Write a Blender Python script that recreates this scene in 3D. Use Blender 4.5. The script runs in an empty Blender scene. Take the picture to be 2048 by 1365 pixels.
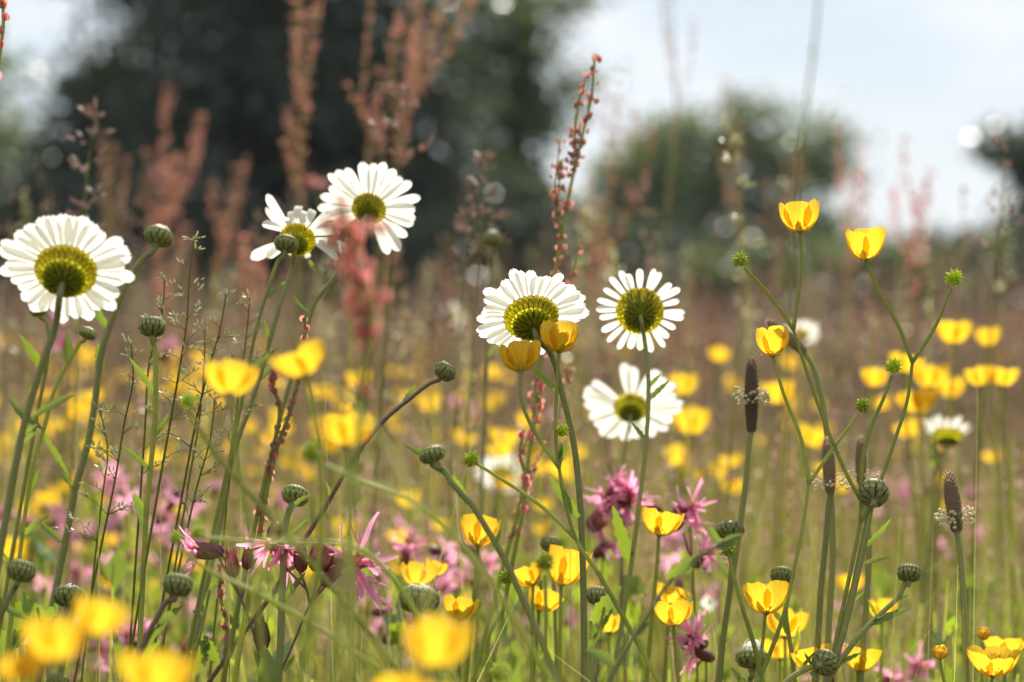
import bpy, math, random
import numpy as np
from mathutils import Vector, Matrix

# ------------------------------------------------------------------ camera, world, sun, exposure
S = bpy.context.scene
COL = S.collection
FPX = 85.0 / 36.0 * 2048.0          # focal length in photo pixels
CAM_Z = 0.62
PITCH = math.radians(0.74)
cam = bpy.data.cameras.new("camera")
cam.lens = 85.0; cam.sensor_width = 36.0
cam.clip_start = 0.01; cam.clip_end = 2000.0
cam.dof.use_dof = True; cam.dof.focus_distance = 1.0; cam.dof.aperture_fstop = 9.0
camo = bpy.data.objects.new("camera", cam); COL.objects.link(camo)
camo.location = (0, 0, CAM_Z); camo.rotation_euler = (math.radians(90) - PITCH, 0, 0)
S.camera = camo

HAZE = 0.0002
SUN_EL, SUN_AZ = math.radians(51), math.radians(12)
W = bpy.data.worlds.new("World"); S.world = W; W.use_nodes = True
wn = W.node_tree.nodes; wl = W.node_tree.links; wn.clear()
wo = wn.new("ShaderNodeOutputWorld"); wb = wn.new("ShaderNodeBackground")
sky = wn.new("ShaderNodeTexSky"); sky.sky_type = 'NISHITA'; sky.sun_disc = False
sky.sun_elevation = SUN_EL; sky.sun_rotation = SUN_AZ
sky.air_density = 1.0; sky.dust_density = 0.5; sky.ozone_density = 2.6
tc = wn.new("ShaderNodeTexCoord"); mp = wn.new("ShaderNodeMapping"); mp.inputs['Scale'].default_value = (7, 7, 16)
nz = wn.new("ShaderNodeTexNoise"); nz.inputs['Scale'].default_value = 1.3; nz.inputs['Detail'].default_value = 3
cr = wn.new("ShaderNodeValToRGB"); cr.color_ramp.elements[0].position = 0.45; cr.color_ramp.elements[1].position = 0.66
cr.color_ramp.elements[0].color = (.62, .62, .62, 1)
cr.color_ramp.elements[1].color = (1, 1, 1, 1)
mx = wn.new("ShaderNodeMix"); mx.data_type = 'RGBA'; mx.inputs['B'].default_value = (10.2, 10.75, 11.4, 1)
wl.new(tc.outputs['Generated'], mp.inputs['Vector']); wl.new(mp.outputs['Vector'], nz.inputs['Vector'])
wl.new(nz.outputs['Fac'], cr.inputs['Fac']); wl.new(cr.outputs['Color'], mx.inputs['Factor'])
wl.new(sky.outputs['Color'], mx.inputs['A']); wl.new(mx.outputs['Result'], wb.inputs['Color'])
wb.inputs['Strength'].default_value = 0.056
wl.new(wb.outputs['Background'], wo.inputs['Surface'])

sl = bpy.data.lights.new("sun", 'SUN'); sl.energy = 5.0; sl.angle = math.radians(0.53); sl.color = (1.0, 0.94, 0.84)
so = bpy.data.objects.new("sun", sl); COL.objects.link(so)
sunv = Vector((math.sin(SUN_AZ) * math.cos(SUN_EL), math.cos(SUN_AZ) * math.cos(SUN_EL), math.sin(SUN_EL)))
so.rotation_euler = (-sunv).to_track_quat('-Z', 'Y').to_euler(); so.location = (0, 0, 30)

S.view_settings.view_transform = 'Standard'; S.view_settings.look = 'None'
S.view_settings.exposure = 0.70; S.view_settings.gamma = 1.0; S.view_settings.use_curve_mapping = False
S.cycles.use_denoising = True
S.cycles.max_bounces = 10; S.cycles.transmission_bounces = 8; S.cycles.diffuse_bounces = 5
S.cycles.sample_clamp_indirect = 6.0

# ------------------------------------------------------------------ helpers
R_ = random.Random(11)
NR = np.random.default_rng(5)

def P(px, py, d):
    """world point seen at photo pixel (px, py), d metres along the view axis"""
    x = (px - 1024.0) / FPX * d; y = (682.5 - py) / FPX * d
    c, s = math.cos(PITCH), math.sin(PITCH)
    return Vector((x, d * c + y * s, CAM_Z + y * c - d * s))

def basis(n):
    n = Vector(n).normalized()
    a = n.cross(Vector((0, 0, 1)))
    if a.length < 1e-3: a = Vector((1, 0, 0))
    a.normalize(); b = n.cross(a).normalized()
    return a, b, n

def spline(pts, k=5):
    """smooth curve through the points (Hermite, tangents weighted by spacing so uneven points do not overshoot)"""
    pts = [Vector(p) for p in pts]; n = len(pts)
    if n < 3:
        return [pts[0].lerp(pts[-1], i / k) for i in range(k + 1)]
    h = [max(1e-6, (pts[i + 1] - pts[i]).length) for i in range(n - 1)]; dl = [(pts[i + 1] - pts[i]) / h[i] for i in range(n - 1)]
    tg = [dl[0]] + [(dl[i - 1] * h[i] + dl[i] * h[i - 1]) / (h[i] + h[i - 1]) for i in range(1, n - 1)] + [dl[-1]]
    out = []
    for i in range(n - 1):
        for j in range(k):
            t = j / k; t2 = t * t; t3 = t2 * t
            out.append(pts[i] * (2 * t3 - 3 * t2 + 1) + tg[i] * (h[i] * (t3 - 2 * t2 + t)) + pts[i + 1] * (3 * t2 - 2 * t3) + tg[i + 1] * (h[i] * (t3 - t2)))
    out.append(pts[-1])
    return out

class MB:
    """collects faces and links them as one mesh object"""
    def __init__(s): s.v = []; s.f = []; s.m = []; s.uv = []
    def grid(s, rows, mat=0, closed=False):
        nr, nc = len(rows), len(rows[0]); b = len(s.v)
        for r in rows: s.v.extend(r)
        cc = nc if closed else nc - 1
        for i in range(nr - 1):
            for j in range(cc):
                j2 = (j + 1) % nc
                s.f.append((b + i * nc + j, b + i * nc + j2, b + (i + 1) * nc + j2, b + (i + 1) * nc + j)); s.m.append(mat)
                u0, u1, v0, v1 = j / cc, (j + 1) / cc, i / (nr - 1), (i + 1) / (nr - 1)
                s.uv.extend(((u0, v0), (u1, v0), (u1, v1), (u0, v1)))
    def tri(s, a, b_, c, mat=0):
        b = len(s.v); s.v.extend((a, b_, c)); s.f.append((b, b + 1, b + 2)); s.m.append(mat)
        s.uv.extend(((0, 0), (1, 0), (.5, 1)))
    def quad(s, a, b_, c, d, mat=0):
        b = len(s.v); s.v.extend((a, b_, c, d)); s.f.append((b, b + 1, b + 2, b + 3)); s.m.append(mat)
        s.uv.extend(((0, 0), (1, 0), (1, 1), (0, 1)))
    def tube(s, pts, r0, r1=None, n=6, mat=0, ribs=0.0):
        if r1 is None: r1 = r0
        L = len(pts); t = (pts[1] - pts[0]).normalized(); a = t.orthogonal().normalized(); rows = []
        for i, p in enumerate(pts):
            t = (pts[min(i + 1, L - 1)] - pts[max(i - 1, 0)]).normalized()
            a = (a - t * a.dot(t)).normalized(); b = t.cross(a)
            r = r0 + (r1 - r0) * i / (L - 1)
            rows.append([p + (a * math.cos(2 * math.pi * j / n) + b * math.sin(2 * math.pi * j / n)) * r * (1 + (ribs if j % 2 else -ribs)) for j in range(n)])
        s.grid(rows, mat, True)
        for e in (0, -1):
            b0 = len(s.v); s.v.extend(rows[e]); s.f.append(tuple(range(b0, b0 + n))); s.m.append(mat); s.uv.extend([(0.5, 0.5)] * n)
    def lathe(s, prof, c, n_axis, seg=10, mat=0, rib=0.0):
        a, b, n = basis(n_axis)
        rows = [[c + (a * math.cos(2 * math.pi * j / seg) + b * math.sin(2 * math.pi * j / seg)) * r * (1 + (rib if j % 2 else -rib)) + n * z for j in range(seg)] for r, z in prof]
        s.grid(rows, mat, True)
    def hairs(s, pts, r, count, length, mat=0, rnd=R_):
        L = len(pts) - 1
        for _ in range(count):
            t = rnd.random() * L; i = min(int(t), L - 1); p = pts[i].lerp(pts[i + 1], t - i)
            d = (pts[i + 1] - pts[i]).normalized(); o = d.orthogonal().normalized()
            o = Matrix.Rotation(rnd.random() * 6.283, 3, d) @ o
            w = d.cross(o) * 0.00005
            e = p + o * (r + length * rnd.uniform(.5, 1.2)) - d * length * rnd.uniform(-.2, .6)
            s.tri(p + o * r * .9 - w, p + o * r * .9 + w, e, mat)
    def build(s, name, mats, parent=None, origin=(0, 0, 0), smooth=True, link=True):
        me = bpy.data.meshes.new(name)
        o_ = np.array(origin, dtype=float)
        v = np.array([tuple(x) for x in s.v], dtype=float) - o_ if s.v else np.zeros((0, 3))
        me.from_pydata([tuple(x) for x in v], [], s.f)
        for m in mats: me.materials.append(m)
        me.polygons.foreach_set('material_index', s.m)
        uvl = me.uv_layers.new(name="uv"); uvl.data.foreach_set('uv', np.array(s.uv, dtype=np.float32).ravel())
        if smooth: me.polygons.foreach_set('use_smooth', [True] * len(s.f))
        me.update()
        if not link: return me
        o = bpy.data.objects.new(name, me); COL.objects.link(o)
        if parent is not None: o.parent = parent
        else: o.location = origin
        return o

def tag(o, label=None, cat=None, group=None, kind=None):
    if label: o['label'] = label
    if cat: o['category'] = cat
    if group: o['group'] = group
    if kind: o['kind'] = kind
    return o

def empty(name, loc):
    o = bpy.data.objects.new(name, None); COL.objects.link(o); o.location = loc
    o.empty_display_size = 0.01
    return o

# ------------------------------------------------------------------ materials
def _n(nt, t, **k):
    n = nt.nodes.new(t)
    for a, b in k.items(): setattr(n, a, b)
    return n

def leafy(name, base, trans=None, fac=0.4, rough=0.5, spec=0.4, var=0.25, edge=None, streak=0.0, tint=None, nscale=400.0, bump=0.0, edge_pos=0.34):
    """thin living tissue: a glossy surface mixed with light let through; the colour varies from plant to plant"""
    m = bpy.data.materials.new(name); m.use_nodes = True; nt = m.node_tree; nt.nodes.clear(); L = nt.links
    out = _n(nt, 'ShaderNodeOutputMaterial'); pb = _n(nt, 'ShaderNodeBsdfPrincipled')
    pb.inputs['Roughness'].default_value = rough; pb.inputs['Specular IOR Level'].default_value = spec
    # value variation: random per object + noise
    oi = _n(nt, 'ShaderNodeObjectInfo'); tcn = _n(nt, 'ShaderNodeTexCoord')
    no = _n(nt, 'ShaderNodeTexNoise'); no.inputs['Scale'].default_value = nscale; no.inputs['Detail'].default_value = 3
    L.new(tcn.outputs['Object'], no.inputs['Vector'])
    add = _n(nt, 'ShaderNodeMath', operation='ADD'); L.new(oi.outputs['Random'], add.inputs[0]); L.new(no.outputs['Fac'], add.inputs[1])
    mr = _n(nt, 'ShaderNodeMapRange'); mr.inputs['From Min'].default_value = 0.3; mr.inputs['From Max'].default_value = 1.7
    mr.inputs['To Min'].default_value = 1 - var; mr.inputs['To Max'].default_value = 1 + var
    L.new(add.outputs[0], mr.inputs['Value'])
    val = mr.outputs['Result']
    uvn = None
    if streak or edge:
        uvn = _n(nt, 'ShaderNodeUVMap'); uvn.uv_map = "uv"
        sx = _n(nt, 'ShaderNodeSeparateXYZ'); L.new(uvn.outputs['UV'], sx.inputs[0])
    if streak:
        wv = _n(nt, 'ShaderNodeTexNoise'); wv.inputs['Scale'].default_value = 1.0; wv.inputs['Detail'].default_value = 2
        ml = _n(nt, 'ShaderNodeMapping'); ml.inputs['Scale'].default_value = (26, 1.2, 1)
        L.new(uvn.outputs['UV'], ml.inputs['Vector']); L.new(ml.outputs['Vector'], wv.inputs['Vector'])
        mr2 = _n(nt, 'ShaderNodeMapRange'); mr2.inputs['From Min'].default_value = .3; mr2.inputs['From Max'].default_value = .7
        mr2.inputs['To Min'].default_value = 1 - streak; mr2.inputs['To Max'].default_value = 1 + streak * .5
        L.new(wv.outputs['Fac'], mr2.inputs['Value'])
        mm = _n(nt, 'ShaderNodeMath', operation='MULTIPLY'); L.new(val, mm.inputs[0]); L.new(mr2.outputs['Result'], mm.inputs[1]); val = mm.outputs[0]
    def scaled(col):
        c = _n(nt, 'ShaderNodeMix', data_type='RGBA', blend_type='MULTIPLY'); c.inputs['Factor'].default_value = 1
        c.inputs['A'].default_value = (*col, 1); L.new(val, c.inputs['B']); o = c.outputs['Result']
        if tint:
            # second natural hue picked per object / by large noise
            c2 = _n(nt, 'ShaderNodeMix', data_type='RGBA'); c2.inputs['B'].default_value = (*tint, 1); L.new(o, c2.inputs['A'])
            at = _n(nt, 'ShaderNodeAttribute', attribute_name='tint')
            L.new(at.outputs['Fac'], c2.inputs['Factor']); o = c2.outputs['Result']
        if edge:
            a = _n(nt, 'ShaderNodeMath', operation='SUBTRACT'); L.new(sx.outputs['X'], a.inputs[0]); a.inputs[1].default_value = .5
            b = _n(nt, 'ShaderNodeMath', operation='ABSOLUTE'); L.new(a.outputs[0], b.inputs[0])
            v2 = _n(nt, 'ShaderNodeMath', operation='MULTIPLY_ADD'); L.new(sx.outputs['Y'], v2.inputs[0]); v2.inputs[1].default_value = 1.0; v2.inputs[2].default_value = -.50
            mxm = _n(nt, 'ShaderNodeMath', operation='MAXIMUM'); L.new(b.outputs[0], mxm.inputs[0]); L.new(v2.outputs[0], mxm.inputs[1])
            r = _n(nt, 'ShaderNodeMapRange'); r.inputs['From Min'].default_value = edge_pos; r.inputs['From Max'].default_value = edge_pos + .09; L.new(mxm.outputs[0], r.inputs['Value'])
            c3 = _n(nt, 'ShaderNodeMix', data_type='RGBA'); L.new(r.outputs['Result'], c3.inputs['Factor']); L.new(o, c3.inputs['A']); c3.inputs['B'].default_value = (*edge, 1); o = c3.outputs['Result']
        return o
    L.new(scaled(base), pb.inputs['Base Color'])
    if bump:
        bp = _n(nt, 'ShaderNodeBump'); bp.inputs['Strength'].default_value = bump; bp.inputs['Distance'].default_value = 0.0004
        L.new(val, bp.inputs['Height']); L.new(bp.outputs['Normal'], pb.inputs['Normal'])
    if trans:
        tr = _n(nt, 'ShaderNodeBsdfTranslucent'); L.new(scaled(trans), tr.inputs['Color'])
        ms = _n(nt, 'ShaderNodeMixShader'); ms.inputs['Fac'].default_value = fac
        L.new(pb.outputs[0], ms.inputs[1]); L.new(tr.outputs[0], ms.inputs[2]); L.new(ms.outputs[0], out.inputs['Surface'])
    else:
        L.new(pb.outputs[0], out.inputs['Surface'])
    return m

M = {}
M['white'] = leafy('white_petal', (.80, .80, .76), (.88, .865, .77), .55, .55, .25, .05, streak=.13, bump=.4)
M['yellow'] = leafy('yellow_petal', (.80, .50, .03), (.94, .62, .035), .68, .32, .45, .12, streak=.24, bump=.35)
M['stamen'] = leafy('stamen_yellow', (.75, .42, .02), (.7, .38, .02), .3, .5, .3, .15)
M['disc'] = leafy('disc_floret', (.72, .42, .02), (.6, .36, .02), .25, .7, .2, .3, nscale=1500)
M['stem'] = leafy('daisy_stem', (.32, .315, .12), (.46, .5, .12), .28, .5, .3, .25, streak=.25)
M['bstem'] = leafy('buttercup_stem', (.30, .33, .08), (.52, .55, .07), .42, .38, .45, .25, streak=.15)
M['rstem'] = leafy('reddish_stem', (.17, .10, .065), None, 0, .5, .35, .3, streak=.2)
M['hair'] = leafy('plant_hair', (.7, .7, .6), (.8, .8, .7), .5, .4, .5, .1)
M['bract'] = leafy('daisy_bract', (.15, .18, .02), (.72, .70, .03), .62, .5, .3, .2, edge=(.045, .018, .006), edge_pos=.33)
M['bractrim'] = leafy('sunlit_bract_rim', (.28, .26, .02), (.88, .76, .05), .75, .5, .3, .15, edge=(.10, .04, .01), edge_pos=.40)  # yellower, brighter bracts: sunlight through the thin rim put into the colour
M['budbract'] = leafy('bud_bract', (.29, .30, .11), (.34, .38, .06), .3, .5, .35, .2, edge=(.02, .014, .008), edge_pos=.35)
M['involucre'] = leafy('involucre_green', (.06, .085, .02), (.2, .24, .02), .3, .6, .25, .2)
M['leaf'] = leafy('herb_leaf', (.075, .125, .025), (.36, .48, .03), .45, .26, .8, .2, streak=.15)
M['sepal'] = leafy('sepal', (.62, .42, .04), (.75, .5, .04), .4, .5, .3, .2)
M['seed'] = leafy('achene_green', (.33, .40, .03), (.62, .70, .03), .5, .35, .5, .25)
M['pink'] = leafy('ragged_petal', (.86, .36, .56), (.98, .45, .63), .72, .5, .3, .15, streak=.15)
M['calyx'] = leafy('calyx_red', (.25, .085, .075), (.4, .1, .1), .25, .45, .35, .3, streak=.75)
M['sorrel'] = leafy('sorrel_fruit', (.48, .20, .155), (.74, .34, .27), .58, .5, .3, .3, tint=(.42, .30, .17))
M['sorrelpink'] = leafy('pink_sorrel_fruit', (.62, .23, .20), (.86, .34, .31), .58, .5, .3, .3, tint=(.52, .38, .16))
M['plantain'] = leafy('plantain_scale', (.15, .12, .09), (.5, .38, .25), .35, .6, .2, .4, nscale=1500)
M['anther'] = leafy('anther_cream', (.72, .66, .42), (.8, .74, .5), .4, .5, .3, .15)
M['grass'] = leafy('grass_blade', (.14, .165, .035), (.36, .37, .04), .52, .4, .25, .4, tint=(.42, .27, .19), nscale=30)
M['panicle'] = leafy('grass_spikelet', (.42, .30, .24), (.58, .41, .33), .5, .45, .4, .25, tint=(.44, .22, .20), nscale=60)
M['farpanicle'] = leafy('far_grass_spikelet', (.17, .105, .085), (.24, .145, .115), .5, .55, .2, .4, tint=(.19, .085, .075), nscale=20)
M['gpanicle'] = leafy('green_spikelet', (.42, .42, .27), (.68, .66, .40), .55, .3, .6, .25, nscale=300)
M['pale'] = leafy('dry_blade', (.30, .32, .12), (.55, .58, .16), .6, .4, .3, .2)
M['fargrass'] = leafy('far_grass', (.065, .06, .034), (.10, .085, .045), .4, .6, .12, .5, tint=(.13, .07, .055), nscale=1.5)
M['russet'] = leafy('russet_spikelet', (.29, .155, .105), (.40, .225, .155), .5, .5, .25, .35, tint=(.36, .26, .19), nscale=40)
M['tree'] = leafy('tree_leaf', (.045, .06, .045), (.09, .12, .04), .25, .36, .45, .35, nscale=.8)
M['treelight'] = leafy('pale_hazed_leaf', (.065, .095, .042), (.17, .24, .05), .42, .38, .5, .35, nscale=.8)  # lighter leaf green; on far trees the haze is put into the colour
M['bark'] = leafy('bark', (.09, .07, .05), None, 0, .85, .2, .4, nscale=9)
def ground_mat():
    m = bpy.data.materials.new('meadow_soil'); m.use_nodes = True; nt = m.node_tree; b = nt.nodes['Principled BSDF']
    t = _n(nt, 'ShaderNodeTexCoord'); n = _n(nt, 'ShaderNodeTexNoise'); n.inputs['Scale'].default_value = 3; n.inputs['Detail'].default_value = 8
    r = _n(nt, 'ShaderNodeValToRGB'); r.color_ramp.elements[0].position = .35; r.color_ramp.elements[1].position = .7
    r.color_ramp.elements[0].color = (.035, .035, .016, 1); r.color_ramp.elements[1].color = (.075, .06, .035, 1)
    nt.links.new(t.outputs['Object'], n.inputs['Vector']); nt.links.new(n.outputs['Fac'], r.inputs['Fac']); nt.links.new(r.outputs['Color'], b.inputs['Base Color'])
    b.inputs['Roughness'].default_value = .95
    return m
M['ground'] = ground_mat()

# ------------------------------------------------------------------ ground
g = MB(); N = 48
rows = []
for i in range(N + 1):
    y = -30 + 730 * (i / N) ** 2.2
    rows.append([Vector((x, y, 0.02 * math.sin(x * .7 + y * .4) * (1 if y > 3 else 0))) for x in np.linspace(-350, 350, 61)])
g.grid(rows); o = g.build('ground', [M['ground']]); tag(o, 'meadow ground under the grass and flowers', 'ground', kind='structure')

# ------------------------------------------------------------------ trees
def tree(label, x, y, trunk_h, blobs, n_leaf, leaf, seed, mat='tree', cat='tree', group='trees behind the meadow', name='broadleaf_tree', clump=0.9, fill=1.0):
    rnd = np.random.default_rng(seed); root = empty(name, (x, y, 0))
    rr = random.Random(seed)
    t = MB()
    top = Vector((rr.uniform(-.5, .5), rr.uniform(-.5, .5), trunk_h))
    r0 = max(.08, trunk_h * .035)
    if name == 'broadleaf_tree':
        t.tube(spline([Vector((0, 0, -.1)), Vector((top.x * .3, top.y * .2, trunk_h * .45)), top], 5), r0, r0 * .45, 9)
    cen = []; wts = np.array([b[3] * b[4] for b in blobs], float); wts /= wts.sum()
    ncl = max(12, int(n_leaf / 55))
    for k in rnd.choice(len(blobs), ncl, p=wts):
        bx, by, bz, rx, rz = blobs[k]; bz *= 1.06
        d = rnd.normal(size=3); d /= np.linalg.norm(d); q = rnd.random() ** .45 * fill
        cen.append((bx + d[0] * rx * q, by + d[1] * rx * q, max(.3, bz + d[2] * rz * q)))
    cen = np.array(cen)
    for k in range(min(22, len(cen))):
        e = Vector(cen[rr.randrange(len(cen))]); s0 = Vector((top.x * .3, top.y * .2, trunk_h * .45)).lerp(top, rr.random()) if name == 'broadleaf_tree' else Vector((rr.uniform(-.4, .4), 0, 0))
        mid = s0.lerp(e, .5) + Vector((0, 0, .12 * (e - s0).length))
        t.tube(spline([s0, mid, e], 4), r0 * .4, r0 * .08, 6)
    t.build('trunk', [M['bark']], root)
    idx = rnd.integers(0, len(cen), n_leaf)
    c = cen[idx] + rnd.normal(size=(n_leaf, 3)) * np.array([clump, clump, clump * .6]) * .55
    c[:, 2] = np.maximum(c[:, 2], .15)
    a = rnd.normal(size=(n_leaf, 3)); a /= np.linalg.norm(a, axis=1)[:, None]
    b = rnd.normal(size=(n_leaf, 3)); b -= a * (a * b).sum(1)[:, None]; b /= np.linalg.norm(b, axis=1)[:, None]
    s = leaf * rnd.uniform(.6, 1.3, n_leaf)[:, None]
    v = np.stack([c - a * s, c - b * s * .55 + a * s * .1, c + a * s, c + b * s * .55 + a * s * .1], 1).reshape(-1, 3)
    fast_mesh('crown', v, np.arange(4 * n_leaf).reshape(-1, 4), [M[mat]], parent=root)
    tag(root, label, cat, group)
    return root

def fast_mesh(name, v, f, mats, parent=None, tint=None, mi=None, smooth=False):
    me = bpy.data.meshes.new(name); k = f.shape[1]
    me.vertices.add(len(v)); me.vertices.foreach_set('co', v.astype(np.float32).ravel())
    me.loops.add(f.size); me.loops.foreach_set('vertex_index', f.astype(np.int32).ravel())
    me.polygons.add(len(f)); me.polygons.foreach_set('loop_start', np.arange(0, f.size, k, dtype=np.int32))
    if mi is not None: me.polygons.foreach_set('material_index', mi.astype(np.int32))
    for m in mats: me.materials.append(m)
    if tint is not None:
        at = me.attributes.new('tint', 'FLOAT', 'POINT'); at.data.foreach_set('value', tint.astype(np.float32))
    if smooth: me.polygons.foreach_set('use_smooth', np.ones(len(f), bool))
    me.update(calc_edges=True)
    o = bpy.data.objects.new(name, me); COL.objects.link(o)
    if parent is not None: o.parent = parent
    return o

def TX(px, d): return (px - 1024) / FPX * d
# left dark trees: 40 m away, one photo pixel is 8 mm there
tree('big dark broadleaf tree filling the upper left behind the meadow', TX(560, 42), 42, 8.5,
     [(-1.0, 0, 6.3, 2.6, 2.4), (1.5, .4, 7.2, 2.3, 2.2), (.0, -.4, 3.2, 2.6, 1.9), (-1.6, .3, 2.6, 1.7, 1.8), (2.0, 0, 2.8, 1.6, 1.9), (0.2, 0, 9.5, 3.0, 1.8), (-.4, .8, 1.2, 3.4, 1.1), (.8, .9, 4.4, 2.6, 1.6), (-.6, .9, 5.0, 2.6, 2.0)], 38000, .118, 1)
tree('paler green tree with sky showing through, right of the big dark tree', TX(1010, 52), 52, 7,
     [(-.6, 0, 6.4, 1.6, 1.9), (.6, 0, 5.2, 1.1, 1.5), (-.9, 0, 3.2, 1.5, 1.5), (.9, .3, 7.2, .8, .8), (.7, .3, 2.2, 1.3, 1.2)], 7000, .13, 2, 'treelight', clump=.75)
tree('olive green tree at the left edge beside a gap of sky', TX(-60, 46), 46, 5,
     [(-.6, 0, 4.2, 1.2, 2.0), (.2, 0, 2.6, 1.7, 1.5), (0, 0, 1.2, 1.8, 1.0), (-.9, 0, 6.3, .8, 1.3)], 9000, .13, 3, 'treelight', clump=.8)
tree('dark tree low under the gap of sky at the left', TX(150, 44), 44, 3.5,
     [(0, 0, 2.4, 1.5, 1.4), (.5, 0, 3.9, .7, 1.2), (0, 0, 1.0, 2.0, .9)], 9000, .13, 4)
tree('rounded grey green tree standing alone right of the middle', TX(1500, 85), 85, 6.0,
     [(-2.2, 0, 5.4, 1.7, 1.9), (.2, 0, 6.2, 1.6, 1.4), (2.2, 0, 5.6, 1.4, 1.6), (-1.4, 0, 3.0, 2.4, 1.8), (1.6, 0, 3.0, 2.2, 1.7), (0, .5, 1.5, 3.8, 1.2)], 10500, .19, 5, 'treelight', clump=1.0)
tree('grey green tree with thin crown behind the sorrel in the middle', TX(1290, 90), 90, 4.5,
     [(-.4, 0, 4.8, 1.4, 1.6), (.6, 0, 5.4, 1.3, 1.4), (0, 0, 2.4, 2.0, 1.8)], 6200, .19, 6, 'treelight', clump=.9)
tree('dark tree cut by the right edge, a hole of sky in its crown', TX(2060, 70), 70, 5.0,
     [(-.5, 0, 5.0, 1.2, .6), (.6, 0, 4.6, 1.0, 1.2), (-.6, 0, 2.0, 1.6, .9), (.7, 0, 2.6, 1.3, 1.4)], 8000, .17, 7, clump=.6)
hedges = [(1130, 60, 2.0, 'dark hedge bush below the pale tree'), (1340, 72, 2.4, 'green hedge bush left of the lone rounded tree'), (1560, 66, 1.8, 'bright green hedge bush behind the highest buttercup'),
          (1760, 62, 1.75, 'low hedge bush under the widest gap of sky'), (1930, 64, 1.9, 'dark hedge bush near the right edge'), (2110, 66, 2.1, 'hedge bush beyond the right edge tree'), (940, 48, 2.2, 'dark hedge bush at the foot of the big tree'), (720, 39, 1.8, 'shadowed bush under the big dark tree'), (330, 38, 1.9, 'shadowed bush low at the left of the big tree'), (20, 40, 1.9, 'shadowed bush at the left edge')]
for i, (px, d, h, lb) in enumerate(hedges):
    w = 1.6 * d / 60
    h *= 1.5
    tree(lb, TX(px, d), d, h, [(-w * .6, 0, h * .5, w * .9, h * .42), (w * .6, 0, h * .55, w * .9, h * .4), (0, 0, h * .35, w * 1.3, h * .35)], 7000, .12, 30 + i,
         'treelight' if i in (2, 3) else 'tree', 'hedge bush', 'hedge bushes along the far edge of the meadow', 'hedge_bush', clump=.5)

# ------------------------------------------------------------------ mass of grass (nobody could count it)
def wedge(n, d0, d1, power=1.0, spread=1.25, side=.35):
    d = d0 + (d1 - d0) * NR.random(n) ** power
    x = (NR.random(n) - .5) * (2048 / FPX * d * spread + 2 * side)
    return x, d

def blades(name, n, d0, d1, power, h0, h1, w, label, tan=.3, mat='grass', bend=.35, hfun=None):
    x, y = wedge(n, d0, d1, power)
    h = h0 + (h1 - h0) * NR.random(n) ** 1.3
    if hfun: h = h * hfun(y)
    az = NR.random(n) * 6.283; lean = (NR.random(n) ** 1.5) * bend
    dirx, diry = np.cos(az), np.sin(az)
    wd = w * NR.uniform(.6, 1.4, n); ta = NR.random(n) * 6.283
    wx, wy = np.cos(ta), np.sin(ta)
    K = 4; V = []
    for k in range(K + 1):
        t = k / K; off = lean * h * t ** 2; z = h * (t - .25 * lean * t ** 3)
        ww = wd * (1 - t ** 2) * .5 + wd * .04
        cx, cy = x + dirx * off, y + diry * off
        V.append(np.stack([cx - wx * ww, cy - wy * ww, z], 1)); V.append(np.stack([cx + wx * ww, cy + wy * ww, z], 1))
    v = np.stack(V, 1); base = (np.arange(n) * 2 * (K + 1))[:, None]
    f = np.concatenate([base + np.array([2 * k, 2 * k + 1, 2 * k + 3, 2 * k + 2]) for k in range(K)], 0)
    tint = np.repeat((NR.random(n) < tan) * NR.uniform(.5, 1, n) + NR.random(n) * .15, 2 * (K + 1))
    o = fast_mesh(name, v.reshape(-1, 3), f, [M[mat]], tint=tint, smooth=True)
    return tag(o, label, 'grass', kind='stuff')

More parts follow.
